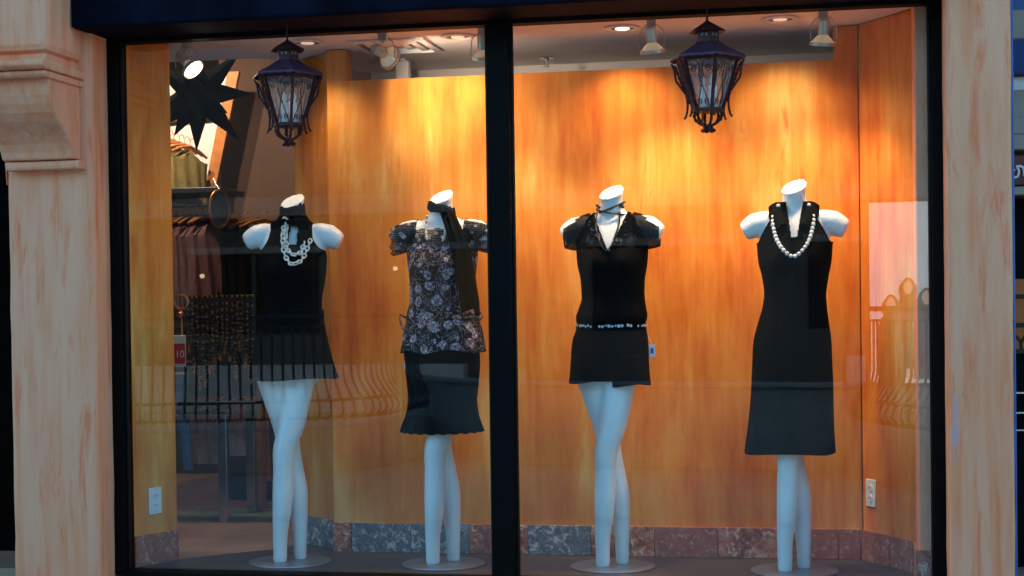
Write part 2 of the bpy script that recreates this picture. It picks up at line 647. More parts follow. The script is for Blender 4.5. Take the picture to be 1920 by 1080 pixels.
# arched wall to the left of the pier
ap = [(-4.6, 3.2), (-2.021, 3.2)] + [(-2.82 + .80 * math.cos(a), 1.60 + .80 * math.sin(a)) for a in np.linspace(0, PI, 25)] + [(-3.62, -.42), (-4.6, -.42)]
ap[2] = (-2.021, 1.6)
p = MB().prism(ap, 'y', -.20, -.02).build('arched_wall', 'plaster_out', shop, .012)
backdrop = empty('arch_backdrop', (-2.82, .50, -.42), 'near-black backdrop painting the shade in the arch opening at the left edge', 'backdrop')  # black panel stands in for the shaded recess behind the arch
MB().prism([(-.82, 0), (.82, 0)] + [(.82 * math.cos(a), 2.02 + .82 * math.sin(a)) for a in np.linspace(0, PI, 21)], 'y', .0, .05).build('backdrop_leaf', 'arch_shade', backdrop)
for k in range(6):
    box('backdrop_strip', (-.80 + k * .27, -.014, .02), (-.80 + k * .27 + .255, -.002, 2.05), 'arch_shade', backdrop, .004)
# upper wall and roof of the shop, above the frame
box('upper_wall', (-1.645, -.18, 2.62), (1.69, .02, 5.4), 'plaster_out', shop, .01)
box('upper_wall', (-4.6, -.19, 3.21), (-1.66, .02, 5.4), 'plaster_out', shop, .01)
box('upper_wall', (1.70, -.19, 2.61), (4.6, .25, 5.4), 'plaster_out', shop, .01)
box('roof', (-4.7, .03, 3.25), (4.7, 6.0, 3.45), 'concrete', shop, 0)
box('rear_wall', (-4.7, 5.4, -.42), (4.7, 5.6, 3.24), 'brown_wall', shop, 0)
box('side_wall', (-4.72, .03, -.42), (-4.5, 5.39, 3.24), 'brown_wall', shop, 0)
box('side_wall', (1.93, .55, -.42), (2.05, 5.39, 3.24), 'brown_wall', shop, 0)
box('base_wall', (-1.64, -.05, -.42), (1.69, .0, -.045), 'plaster_out', shop, .004)
# corbel: moulded bracket with an S profile (profile in Y,Z)
cor = MB().prism([(-.20, 2.045), (-.47, 2.045)] + [(y, z) for y, z in ((-.468, 1.985), (-.462, 1.955), (-.455, 1.925), (-.442, 1.895), (-.420, 1.862), (-.390, 1.832), (-.355, 1.806), (-.325, 1.780), (-.300, 1.752), (-.282, 1.722), (-.272, 1.692))] + [(-.20, 1.692)], 'x', -2.00, -1.688).build('corbel', 'plaster_out', shop, .008, 50)
lumpy(cor, .006)
MB().prism([(-.19, 1.652), (-.255, 1.652), (-.262, 1.668), (-.258, 1.688), (-.19, 1.690)], 'x', -1.992, -1.672).build('ledge', 'plaster_out', cor, .006)
MB().prism([(-.19, 1.984), (-.505, 1.984), (-.520, 1.998), (-.518, 2.012), (-.19, 2.012)], 'x', -2.02, -1.676).build('ledge', 'plaster_out', cor, .006)
MB().prism([(-.19, 2.014), (-.535, 2.014), (-.552, 2.028), (-.548, 2.048), (-.19, 2.048)], 'x', -2.04, -1.668).build('ledge', 'plaster_out', cor, .006)
p = box('impost_block', (-2.4, -.50, 2.085), (-1.676, -.17, 2.66), 'plaster_out', shop, .030); lumpy(p, .007)
box('impost_neck', (-2.38, -.47, 2.046), (-1.70, -.18, 2.09), 'plaster_out', shop, .01)
# dark blue beam over the window
p = box('header_beam', (-1.670, -.31, 2.205), (1.70, -.03, 2.61), 'navy_paint', shop, .012); lumpy(p, .003)

# ---------------- the shop window: black frame, two panes
win = empty('shop_window', (0, 0, 0), 'wide black framed shop window with two tall glass panes', 'window')
box('jamb', (-1.660, -.045, -.01), (-1.597, .045, 2.262), 'frame_black', win, .004)
box('jamb', (1.652, -.045, -.01), (1.694, .045, 2.262), 'frame_black', win, .004)
box('mullion', (-.042, -.055, .0), (.050, .05, 2.19), 'frame_black', win, .005)
box('head_rail', (-1.596, -.028, 2.190), (1.651, .045, 2.262), 'frame_black', win, .004)
box('sill', (-1.596, -.07, -.045), (1.651, .03, .004), 'frame_black', win, .005)
for x0, x1 in ((-1.5965, -1.586), (-.0525, -.0425), (.0505, .0605), (1.6415, 1.6515)):
    box('glazing_bead', (x0, -.024, .005), (x1, -.004, 2.189), 'bead_brown', win, .002)
box('glass_pane', (-1.600, -.003, .002), (-.038, .003, 2.194), 'glass', win, 0)
box('glass_pane', (.046, -.003, .002), (1.656, .003, 2.194), 'glass', win, 0)

# ---------------- display enclosure
backw = empty('display_wall', (0, 0, 0), 'golden orange streaked plaster partition behind the four mannequins', 'wall')
MB().prism([(-.905, 0), (1.402, 0), (1.402, 2.228), (1.300, 2.228), (1.300, 2.088), (-.815, 2.088), (-.815, 2.228), (-.905, 2.228)], 'y', .600, .70).build('panel', 'plaster_in', backw, .005)


def slab(name, a, b, th, z0, z1, mat, parent, bevel=.004):
    """upright slab from plan point a to b, thickness to the back (left normal)"""
    a, b = Vector(a), Vector(b)
    d = (b - a).normalized()
    n = Vector((-d.y, d.x)) * th
    return MB().prism([a, b, b + n, a + n], 'z', z0, z1).build(name, mat, parent, bevel)


retw = empty('return_wall', (0, 0, 0), 'short angled plaster wall leading from the partition into the store', 'wall')
slab('panel', (-1.150, .862), (-.908, .664), .05, 0, 2.228, 'plaster_in', retw)
rightw = empty('side_wall_right', (0, 0, 0), 'angled orange plaster side wall at the right end of the display', 'wall')
slab('panel', (1.402, .592), (1.612, .262), .08, 0, 2.228, 'plaster_in', rightw)
box('end_pier', (1.600, .05, 0), (1.69, .258, 2.228), 'plaster_out', rightw, .006)
leftw = empty('side_wall_left', (0, 0, 0), 'narrow orange plaster wing wall at the left end of the display', 'wall')
slab('panel', (-1.612, .052), (-1.508, .285), .10, 0, 2.228, 'plaster_in', leftw)

# ceiling slab over the display
o = MB().prism([(-1.72, .046), (1.75, .046), (1.75, 1.35), (-.9, 1.35), (-1.13, .86), (-1.30, .75), (-1.9, .74), (-1.9, .046)], 'z', 2.230, 2.29).build('display_ceiling', 'ceiling_white', None, 0)
tag(o, 'off-white plaster ceiling over the display with round downlights', 'ceiling')
o = box('ceiling_bulkhead', (-.90, 1.30, 1.9), (1.9, 1.345, 2.229), 'ceiling_white', None, 0)
tag(o, 'pale upright bulkhead seen over the top of the orange partition', 'wall')

# stone skirting tiles, each its own piece
kinds = ['stone_blue', 'stone_blue', 'stone_brown', 'stone_blue', 'stone_brown', 'stone_plum', 'stone_brown', 'stone_plum', 'stone_plum']


def tile(parent, a, b, mat, th=.012, h=.128, z0=.001):
    a, b = Vector(a), Vector(b)
    L = (b - a).length
    d = (b - a).normalized()
    o = MB().box((-L / 2 + .0012, -th, 0), (L / 2 - .0012, .0, h)).build('tile', mat, parent, .0015)
    o.location = ((a.x + b.x) / 2, (a.y + b.y) / 2, z0)
    o.rotation_euler = (0, 0, math.atan2(d.y, d.x))
    return o


xs = [-.815, -.545, -.282, -.02, .255, .530, .800, 1.075, 1.300]
for i in range(len(xs) - 1):
    tile(backw, (xs[i], .599), (xs[i + 1], .599), kinds[i])
tile(backw, (-.904, .599), (-.817, .599), 'stone_brown')
tile(backw, (1.302, .599), (1.392, .599), 'stone_plum')
tile(retw, (-1.090, .812), (-.914, .668), 'stone_blue')
tile(rightw, (1.404, .586), (1.510, .420), 'stone_plum')
tile(rightw, (1.511, .418), (1.596, .285), 'stone_plum')
tile(rightw, (1.592, .044), (1.652, .044), 'stone_brown', .012)
tile(rightw, (1.599, .250), (1.599, .056), 'stone_brown')
tile(leftw, (-1.610, .056), (-1.510, .281), 'stone_plum', .014, .130)


# electric outlets
def outlet(loc, rz, label):
    e = empty('wall_outlet', loc, label, 'outlet', 'wall outlets', rz)
    box('cover_plate', (-.035, -.006, -.057), (.035, 0, .057), 'white_plastic', e, .003)
    for z in (-.021, .021):
        s = MB().lathe([(.016, 0), (.016, .003)], 16, (0, -.009, z), Matrix.Rotation(R(-90), 3, 'X')).build('socket', 'white_plastic', e)
        for x in (-.006, .006):
            box('slot', (x - .0012, -.0105, z - .003), (x + .0012, -.0092, z + .006), 'socket_dark', s, 0)
    return e


outlet((-1.560, .168, .270), math.atan2(.233, .104), 'white double outlet low on the left wing wall')
outlet((1.436, .5375, .287), math.atan2(-.33, .21), 'white double outlet low on the right side wall')

# ------------------------------------------------------------------ ceiling fittings


def spot_lamp(name, loc, target, watts, size, blend, col, parent, radius=.03):
    d = bpy.data.lights.new(name, 'SPOT')
    d.energy = watts * LAMP
    d.spot_size = R(size)
    d.spot_blend = blend
    d.color = col
    d.shadow_soft_size = radius
    o = bpy.data.objects.new(name, d)
    C.objects.link(o)
    o.parent = parent
    o.location = loc
    w = Vector(target) - (Vector(loc) + Vector(parent.location))
    o.rotation_euler = (-w).to_track_quat('Z', 'Y').to_euler()
    return o


LAMP = .56
WARM = (1.0, .74, .44)


def track_light(loc, aim, label, watts, size=95, bulb='bulb_dim', col=WARM):
    """loc: ceiling point; aim: world point the head looks at"""
    e = empty('track_spotlight', loc, label, 'spotlight', 'spotlights under the display ceiling')
    hub = Vector((0, 0, -.095))
    w = (Vector(aim) - (Vector(loc) + hub)).normalized()
    q = w.to_track_quat('-Z', 'Y').to_matrix()
    MB().box((-.018, -.018, -.045), (.018, .018, 0)).lathe([(.006, -.055), (.006, -.045)], 10).build('mount', 'track_grey', e, .003)
    # wire yoke
    pts = [(-.051, 0, -.125), (-.051, 0, -.085)] + arc((0, 0, -.085), .051, PI, 0, 10)[1:-1] + [(.051, 0, -.085), (.051, 0, -.125)]
    MB().tube([(x * .98, y, z + .006) for x, y, z in pts], .0022, 6).build('yoke', 'track_grey', e)
    hd = MB().lathe([(.0, .056), (.017, .056), (.021, .052), (.0225, .045), (.0225, -.004), (.019, -.008), (.0, -.008)], 28, hub, q, False).build('lamp_can', 'track_grey', e)
    lp = MB().lathe([(.014, -.006), (.020, -.010), (.030, -.019), (.040, -.030), (.046, -.038)], 32, hub, q, False).build('reflector_bulb', 'bulb_back', e, 0, 60)
    MB().lathe([(.046, -.036), (.051, -.036), (.051, -.050), (.046, -.050)], 32, hub, q, False).build('ring', 'track_grey', hd, 0, 40)
    MB().lathe([(.0, -.046), (.026, -.045), (.043, -.041), (.0445, -.039), (.0, -.037)], 28, hub, q, False).build('bulb_face', bulb, lp)
    spot_lamp('spot_light', hub + w * .056, aim, watts, size, .8, col, e)
    return e


track_light((-1.395, .20, 2.230), (-1.00, .10, 1.73), 'lit spotlight glaring in front of the black star', 5, 100, 'bulb_glow')
track_light((-.530, .20, 2.230), (-.30, .62, 1.98), 'spotlight turned to the wall beside the ceiling vent', 12, 110, 'bulb_dim', (1, .80, .58))
track_light((-.107, .20, 2.230), (-.13, .36, 1.0), 'spotlight hanging straight down left of the centre post', 17, 96)
track_light((.586, .20, 2.230), (.66, .45, 1.0), 'spotlight hanging down right of the centre post', 25, 100)
track_light((1.262, .20, 2.230), (1.15, .45, 1.0), 'spotlight hanging down near the right end', 21, 96)


def downlight(loc, label, watts, bulb):
    e = empty('downlight', loc, label, 'downlight', 'round downlights in the display ceiling')
    MB().lathe([(.050, -.001), (.076, -.001), (.076, -.006), (.056, -.009), (.050, -.006), (.050, -.001)], 32, cap=False).build('trim_ring', 'socket_dark' if watts < 3 else 'white_plastic', e)
    MB().lathe([(.0, -.002), (.050, -.002), (.050, -.0035), (.0, -.0035)], 24, cap=False).build('baffle', 'socket_dark', e)
    MB().lathe([(.0, -.0045), (.030, -.0045), (.028, -.0075), (.0, -.009)], 20, cap=False).build('bulb', bulb, e)
    spot_lamp('down_lamp', (0, 0, -.03), (loc[0], loc[1] - .02, 0), watts, 130, .9, WARM, e)


downlight((-.919, .385, 2.229), 'round downlight behind the left lantern', 6, 'bulb_dim')
downlight((-.260, .410, 2.229), 'dark round downlight left of the centre post', 6, 'bulb_dim')
downlight((.443, .400, 2.229), 'glowing round downlight just right of the centre post', 10, 'bulb_mid')
downlight((1.090, .366, 2.229), 'round downlight nearest the right end', 9, 'bulb_dim')

# ceiling vent with slats, the white box and the sprinkler
v = empty('ceiling_vent', (-.575, .56, 2.2295), 'square louvred air vent in the ceiling above the second mannequin', 'vent')
for s in (0, 1, 2):
    a = .165 - s * .048
    MB().rings([[(sx * k, sy * k, z) for sx, sy in ((-1, -1), (1, -1), (1, 1), (-1, 1))] for k, z in ((a, -.001), (a, -.010), (a - .022, -.016), (a - .022, -.010), (a - .014, -.001))], False).build('frame' if s == 0 else 'slat', 'white_plastic', v)
MB().box((-.15, -.15, -.0006), (.15, .15, -.0001)).build('dark_opening', 'socket_dark', v)
v2 = empty('emergency_light_box', (-.64, .93, 2.229), 'small white box hanging under the ceiling behind the vent', 'ceiling box')
box('case', (-.032, -.025, -.105), (.032, .025, -.012), 'white_plastic', v2, .008)
box('bracket', (-.012, -.012, -.013), (.012, .012, 0), 'white_plastic', v2, .002)
sp = empty('sprinkler_head', (.005, 1.08, 2.229), 'small sprinkler head on the ceiling just right of the centre post', 'sprinkler')
MB().lathe([(.032, 0), (.034, -.004), (.012, -.008), (.009, -.020)], 18).build('escutcheon', 'steel', sp)
MB().tube([(-.008, 0, -.018), (-.012, 0, -.03), (0, 0, -.042), (.012, 0, -.03), (.008, 0, -.018)], .002, 6).lathe([(.015, -.042), (.015, -.045)], 14).build('deflector', 'steel', sp)


# ------------------------------------------------------------------ lanterns
def lantern(loc, label, rz):
    e = empty('iron_lantern', loc, label, 'lantern', 'wrought iron lanterns under the beam', rz)
    H = 6
    hexa = [2 * PI * k / H for k in range(H)]
    # local z 0 = apex of the little roof
    MB().lathe([(.003, .0), (.014, -.008), (.068, -.040), (.072, -.046), (.066, -.046), (.010, -.018)], 6, cap=False).build('cap', 'iron', e)
    ch = MB().lathe([(.045, -.040), (.045, -.092)], 6).build('chimney', 'iron', e)
    for k in range(6):
        a = hexa[k] + PI / 6
        for s in (-.008, .008):
            MB().box((-.004, -.0015, -.005), (.004, .0015, .005)).build('vent_hole', 'socket_dark', ch)
            o = C.objects[-1]
            o.location = (.0395 * math.cos(a) - s * math.sin(a), .0395 * math.sin(a) + s * math.cos(a), -.058)
            o.rotation_euler = (0, 0, a + PI / 2)
    # flared roof with scalloped edge
    rf = MB()
    n = 72
    ringz = [(.048, -.086), (.060, -.094), (.090, -.112), (.120, -.128), (.142, -.139), (.148, -.146)]
    rs = []
    for i, (r_, z) in enumerate(ringz):
        row = []
        for j in range(n):
            a = 2 * PI * j / n
            hx = math.cos(PI / 6) / math.cos((a % (PI / 3)) - PI / 6)
            sc = (-.006 * abs(math.sin(a * 12))) if i == len(ringz) - 1 else 0
            row.append((r_ * hx * math.cos(a), r_ * hx * math.sin(a), z + sc))
        rs.append(row)
    rf.rings(rs, False).build('roof', 'iron_roof', e, 0, 25, .002)
    zt, zb, rt, rb = -.146, -.336, .118, .057
    for k in range(H):
        a = hexa[k]
        ca, sa = math.cos(a), math.sin(a)
        P = lambda r_, z: (r_ * ca, r_ * sa, z)
        post = MB().tube([P(rt, zt), P(rb, zb)], .0065, 6).build('post', 'iron', e)
        # outer scroll strip with curled ends
        m = MB()
        pts = [P(rt + .024, zt - .010), P(rt + .019, zt - .016), P(rt + .013, zt - .032), P(rt + .006, zt - .075), P(rb + .026, zb + .060), P(rb + .022, zb + .020), P(rb + .024, zb + .0), P(rb + .029, zb - .020), P(rb + .036, zb - .030)]
        m.tube(pts, .0045, 6).build('scroll_strip', 'iron', post)
        # beaded twist between post and strip
        m = MB()
        for i in range(17):
            f = i / 16
            r_ = rt + .010 + (rb + .016 - rt - .010) * f
            z = zt - .020 + (zb + .030 - zt + .020) * f
            m.ball(P(r_, z), .0068 if i % 2 else .0050, 6)
        m.build('beaded_twist', 'iron', post)
        # pane and its wire work to the next post
        b = hexa[(k + 1) % H]
        A, B = Vector((math.cos(a), math.sin(a), 0)), Vector((math.cos(b), math.sin(b), 0))
        mid = ((A + B) / 2)
        pan = MB().add([A * rt * .97 + Vector((0, 0, zt)), B * rt * .97 + Vector((0, 0, zt)), B * rb * .97 + Vector((0, 0, zb)), A * rb * .97 + Vector((0, 0, zb))], [(0, 1, 2, 3)]).build('pane', 'lantern_glass', e)

        def Q(u, w):      # u -1..1 across, w 0..1 downwards
            r_ = rt + (rb - rt) * w
            return (mid + (B - A) * .5 * u) * (r_ * 1.0) + mid.normalized() * .004 + Vector((0, 0, zt + (zb - zt) * w))
        wire = MB()
        for s in (-1, 1):
            wire.tube([Q(s * .75, .10), Q(s * .45, .06), Q(s * .20, .12), Q(s * .10, .22), Q(s * .18, .36), Q(-s * .10, .60), Q(-s * .62, .90), Q(-s * .85, .98)], .0019, 5)
            wire.tube([Q(s * (.55 + .26 * (1 - i / 16) * math.cos(i * .75)), .22 + .085 * (1 - i / 16) * math.sin(i * .75)) for i in range(15)], .0019, 5)
            wire.tube([Q(s * (.45 + .30 * (1 - i / 14) * math.cos(2 + i * .6)), .86 + .06 * (1 - i / 14) * math.sin(2 + i * .6)) for i in range(12)], .0022, 5)
        wire.build('wire_scroll', 'iron', pan)
        # lower basket arm with leafy tip
        m = MB()
        m.tube([P(.050, zb - .002), P(.054, zb - .020), P(.050, zb - .036), P(.034, zb - .050), P(.016, zb - .058), P(.014, zb - .072), P(.022, zb - .084)], [.005, .006, .005, .005, .006, .006, .003], 6)
        m.ball(P(.054, zb - .020), .008, 6).ball(P(.048, zb - .038), .007, 6).ball(P(.020, zb - .078), .010, 6, .8)
        m.build('basket_arm', 'iron', e)
    MB().lathe([(.060, zb + .004), (.066, zb + .004), (.066, zb - .008), (.060, zb - .010), (.0, zb - .010), (.0, zb - .004), (.060, zb - .004)], 6, cap=False).build('floor_plate', 'iron', e)
    MB().lathe([(.114, zt), (.122, zt), (.118, zt - .012), (.110, zt - .012)], 6, cap=False).build('upper_band', 'iron', e)
    for (x, y) in ((-.022, -.012), (.024, .010), (.0, .022)):
        cd = MB().lathe([(.0125, zb - .004), (.0125, zb + .085), (.010, zb + .090), (.0, zb + .090)], 14, (x, y, 0)).build('candle', 'candle', e)
        MB().lathe([(.004, zb + .090), (.009, zb + .104), (.007, zb + .118), (.0, zb + .135)], 12, (x, y, 0), cap=False).build('bulb', 'candle', cd)
    # hanging ring
    MB().tube([(.010 * math.cos(a), 0, .008 + .012 * math.sin(a)) for a in np.linspace(0, 2 * PI, 14)[:-1]], .0024, 6, True).tube([(0, 0, .020), (0, 0, .061)], .003, 6).build('hanging_ring', 'iron', e)
    return e


lantern((-.818, -.17, 2.144), 'wrought iron lantern with blue roof hanging in the left pane', R(-62))
lantern((.834, -.17, 2.140), 'wrought iron lantern hanging in the right pane', R(-72))

# ------------------------------------------------------------------ mannequins
BODY = Secs([(.76, .0, .120, .005, .092), (.80, .0, .142, .005, .108), (.86, .002, .147, .005, .114), (.92, .003, .147, .005, .112), (1.00, .010, .130, .002, .097), (1.06, .016, .117, .0, .087), (1.11, .019, .113, .0, .084),
             (1.18, .019, .123, -.002, .090), (1.25, .018, .134, -.002, .096), (1.32, .018, .138, .0, .092), (1.38, .018, .138, .005, .078), (1.415, .018, .118, .008, .064), (1.440, .018, .085, .008, .054), (1.460, .018, .058, .004, .048), (1.485, .018, .0475, -.002, .045), (1.520, .018, .046, -.008, .046)])


def ring(cx, cy, z, rx, ry, n=64, blg=False, tilt=None):
    out = []
    for j in range(n):
        a = 2 * PI * j / n
        x, y = cx + rx * math.sin(a), cy - ry * math.cos(a)
        if blg:
            y -= bulge(x, z) * max(math.cos(a), 0) ** .5
        zz = z
        if tilt:
            zz += tilt[0] * (x - cx) + tilt[1] * (y - cy)
        out.append((x, y, zz))
    return out


def make_body():
    m = MB()
    rs = [ring(BODY(z)[0], BODY(z)[2], z, BODY(z)[1], BODY(z)[3], 64, True) for z in np.linspace(.76, 1.505, 70)]
    rs.append(ring(.018, -.010, 1.522, .048, .047, 64, False, (.15, .30)))
    rs.append(ring(.019, -.012, 1.541, .053, .050, 64, False, (.26, .62)))
    m.rings(rs)
    for s in (-1, 1):
        cx = .018
        pts = [(cx + s * .07, .006, 1.400), (cx + s * .115, .006, 1.398), (cx + s * .155, .005, 1.390), (cx + s * .178, .004, 1.376), (cx + s * .196, .002, 1.366), (cx + s * .204, .002, 1.362)]
        m.tube(pts, [.040, .049, .050, .045, .039, .031], 28)
    def leg(rows):
        f = [pchip([r[0] for r in rows], [r[k] for r in rows]) for k in (1, 2, 3)]
        m.rings([ring(f[0](z), f[2](z), z, f[1](z), f[1](z) * (1.08 if z > .2 else 1.0), 40) for z in np.linspace(rows[0][0], rows[-1][0], 60)])
    # z, x centre, radius, y centre
    leg([(.006, -.031, .029, -.040), (.10, -.031, .031, -.042), (.227, -.022, .040, -.046), (.30, -.018, .0435, -.048), (.40, -.015, .0435, -.050), (.468, -.012, .0470, -.054), (.578, .016, .0575, -.046), (.67, .030, .0640, -.032), (.765, .042, .0690, -.018), (.84, .066, .0760, -.004), (.90, .075, .070, .004)])
    leg([(.006, .039, .0265, .040), (.10, .038, .030, .042), (.227, .032, .0395, .046), (.31, .026, .0435, .046), (.38, .014, .0430, .044), (.468, -.004, .0465, .036), (.578, -.020, .0560, .026), (.67, -.042, .0640, .016), (.765, -.066, .0700, .008), (.84, -.076, .0760, .004), (.90, -.078, .070, .004)])
    o = m.build('tmp', 'mannequin_white')
    rm = o.modifiers.new('r', 'REMESH'); rm.mode = 'VOXEL'; rm.voxel_size = .0065
    sm = o.modifiers.new('s', 'SMOOTH'); sm.factor = .5; sm.iterations = 8
    dg = bpy.context.evaluated_depsgraph_get()
    me = bpy.data.meshes.new_from_object(o.evaluated_get(dg))
    me.name = 'mannequin_body'
    me.shade_smooth()
    bpy.data.objects.remove(o)
    return me


BODY_ME = make_body()


def front_y(x, z, secs=BODY, off=.008):
    cx, rx, cy, ry = secs(z)
    q = max(0, 1 - ((x - cx) / (rx + off)) ** 2)
    return cy - (ry + off) * math.sqrt(q) - bulge(x, z) * q ** .25


def shell(name, secs, mat, parent, mask=None, off=.006, fold=None, z0=None, z1=None, na=168, nz=110, solid=.003, usebulge=True, hem=None):
    z0 = secs.z0 if z0 is None else z0
    z1 = secs.z1 if z1 is None else z1
    vs, keep, fs, pts = [], [], [], []
    for i in range(nz + 1):
        for j in range(na):
            a = 2 * PI * j / na - PI
            lo = z0 + (hem(a) if hem else 0)
            z = lo + (z1 - lo) * i / nz
            cx, rx, cy, ry = secs(z)
            k = 1 + (fold(a, z) if fold else 0)
            x, y = cx + (rx + off) * k * math.sin(a), cy - (ry + off) * k * math.cos(a)
            if usebulge:
                y -= bulge(x, z) * max(math.cos(a), 0) ** .5
            vs.append((x, y, z))
            pts.append((x, y, z, a))
    for i in range(nz):
        for j in range(na):
            q = (i * na + j, i * na + (j + 1) % na, (i + 1) * na + (j + 1) % na, (i + 1) * na + j)
            if mask:
                px = [sum(pts[t_][c] for t_ in q) / 4 for c in range(3)]
                if not mask(*px):
                    continue
            fs.append(q)
    used = sorted({i for q in fs for i in q})
    mp = {u: i for i, u in enumerate(used)}
    return MB().add([vs[u] for u in used], [tuple(mp[i] for i in q) for q in fs]).build(name, mat, parent, 0, 60, solid)


def mannequin(loc, label, rz=0):
    e = empty('mannequin', loc, label, 'mannequin', 'headless white mannequins in the window', rz)
    link('body', BODY_ME, None, e)
    MB().lathe([(0, .0005), (.172, .0005), (.176, .003), (.174, .007), (.168, .009), (0, .009)], 64, (.004, 0, 0), cap=False).build('base_plate', 'steel_base', e)
    return e


def rot_offset(a):
    return a


def chain(path, n):
    """n evenly spaced points along a polyline"""
    p = [Vector(q) for q in path]
    d = [0]
    for i in range(1, len(p)):
        d.append(d[-1] + (p[i] - p[i - 1]).length)
    out = []
    for k in range(n):
        t_ = d[-1] * k / (n - 1)
        i = max(j for j in range(len(d)) if d[j] <= t_ + 1e-9)
        if i >= len(p) - 1:
            out.append(p[-1].copy())
        else:
            out.append(p[i].lerp(p[i + 1], (t_ - d[i]) / (d[i + 1] - d[i])))
    return out


def spline(ctrl, n=60):
    c = np.array(ctrl, float)
    t_ = np.concatenate([[0], np.cumsum(np.linalg.norm(np.diff(c, axis=0), axis=1))])
    fs = [pchip(t_, c[:, k]) for k in range(c.shape[1])]
    return [tuple(f(x) for f in fs) for x in np.linspace(0, t_[-1], n)]


def ribbon(m, path, widths, normal_fn, th=.002):
    """flat band along path; widths in the direction normal_fn(i)"""
    rs = []
    for i, p in enumerate(path):
        p = Vector(p)
        w = Vector(normal_fn(i)) * widths[i]
        a, b = p - w / 2, p + w / 2
        rs.append((a, b))
    vs = [q for r_ in rs for q in r_]
    fs = [(2 * i, 2 * i + 1, 2 * i + 3, 2 * i + 2) for i in range(len(rs) - 1)]
    m.add(vs, fs)
    return m


# ---- first mannequin (left): sleeveless black top, chain, flared mini skirt
m1 = mannequin((-.997, .270, 0), 'mannequin in sleeveless black top and flared black mini skirt with white chain', R(8))
TOP1 = Secs([(1.02, .014, .126, .0, .098), (1.06, .016, .118, .0, .090), (1.11, .019, .115, .0, .087), (1.18, .019, .125, -.002, .092), (1.25, .018, .135, -.002, .098), (1.30, .018, .137, .0, .096), (1.345, .018, .124, .003, .094), (1.38, .018, .108, .005, .090), (1.415, .018, .098, .008, .074), (1.440, .018, .082, .008, .060), (1.462, .018, .060, .004, .053), (1.48, .018, .052, .0, .050)])
top = shell('sleeveless_top', TOP1, 'black_cloth', m1, lambda x, y, z: not (abs(x - .036) < .016 and 1.350 < z < 1.43 and y < 0), .006)
tag(top, 'sleeveless black top with a small keyhole at the neck')
SK1 = Secs([(.792, .018, .180, .0, .148), (.84, .016, .166, .0, .138), (.90, .012, .154, .003, .125), (.97, .010, .140, .004, .109), (1.02, .013, .128, .002, .100), (1.075, .016, .121, .0, .095)])
sk = shell('mini_skirt', SK1, 'black_cloth', m1, None, .009, lambda a, z: .020 * max(0, (.93 - z) / .14) * math.cos(11 * a + .8) + .012 * max(0, (.93 - z) / .14) * math.cos(5 * a), usebulge=False, hem=lambda a: -.010 * math.cos(a) + .006 * math.sin(3 * a))
MB().rings([[(x, y, z) for x, y, _ in ring(.015, .001, 0, r_, r2, 64)] for r_, r2, z in ((.133, .107, 1.045), (.135, .109, 1.048), (.133, .108, 1.078), (.130, .105, 1.080))], False).build('waistband', 'black_cloth', sk, 0, 40)
# satin bow tied round the neck
bw = empty('satin_neck_bow', (-.997, .270, 1.46), 'black satin ribbon bow tied around the neck of the leftmost mannequin', 'scarf', rz=R(8))
mb = MB()
rs = []
for z, k, yo in ((-.006, .056, .002), (.012, .053, 0), (.030, .051, -.004), (.050, .050, -.006), (.060, .049, -.007)):
    rs.append([(.018 + (k + .003 * math.sin(9 * a)) * math.sin(a), yo - (k + .003 * math.sin(7 * a)) * math.cos(a), z + .010 * math.sin(a + .4) + .002 * math.cos(6 * a) - (.016 if z > .04 else 0) * max(0, math.cos(a)) ** 4) for a in np.linspace(0, 2 * PI, 48, endpoint=False)])
mb.rings(rs, False).build('neck_band', 'black_satin', bw, 0, 60, .003)
for s in (-1, 1):
    rs = []
    for f in np.linspace(0, 1, 12):
        x = .018 + s * (.010 + .072 * f)
        w = .006 + .013 * math.sin(PI * min(1, f * 1.0)) ** .7 + .006 * f
        rs.append([(x, -.066 - .012 * math.sin(PI * f) + w * .45 * math.sin(a), -.012 - .020 * f + w * math.cos(a)) for a in np.linspace(0, 2 * PI, 14, endpoint=False)])
    MB().rings(rs).build('bow_loop', 'black_satin', bw, 0, 50)
MB().ball((.018, -.072, -.014), .013, 12).build('knot', 'black_satin', bw)


def link_chain(root, path, n, R_=.0095, r_=.0034, mat='ivory_chain'):
    P = chain(path, n)
    me = None
    for i, p in enumerate(P):
        d = (P[min(i + 1, n - 1)] - P[max(i - 1, 0)]).normalized()
        if me is None:
            o = MB().tube([(R_ * 1.25 * math.cos(a), R_ * .85 * math.sin(a), 0) for a in np.linspace(0, 2 * PI, 16, endpoint=False)], r_, 6, True).build('link', mat, root)
            me = o.data
        else:
            o = link('link', me, None, root)
        o.location = p
        q = d.to_track_quat('X', 'Z')
        o.rotation_mode = 'QUATERNION'
        from mathutils import Quaternion
        o.rotation_quaternion = Quaternion(d, R(35 if i % 2 else -40)) @ q


def on_front(ctrl, secs, off, n=60):
    """ctrl of (x,z) on the chest -> 3-D path lying on the cloth"""
    return [(x, front_y(x, z, secs, off), z) for x, z in spline(ctrl, n)]


for ch in list(m1.children):
    if not ch.name.startswith('base_plate'):
        ch.rotation_euler = (0, R(.8), 0)
bw.location.x += .020
nk = empty('chunky_chain_necklace', (-.997, .270, 0), 'chunky white double link chain on the leftmost mannequin', 'necklace', rz=R(8))
link_chain(nk, on_front([(.016, 1.455), (.014, 1.40), (.018, 1.335), (.034, 1.290), (.062, 1.266), (.094, 1.280), (.110, 1.320), (.122, 1.365)], TOP1, .020), 20)
link_chain(nk, on_front([(.024, 1.450), (.024, 1.40), (.030, 1.345), (.048, 1.312), (.072, 1.306), (.094, 1.326), (.098, 1.352)], TOP1, .014), 17)

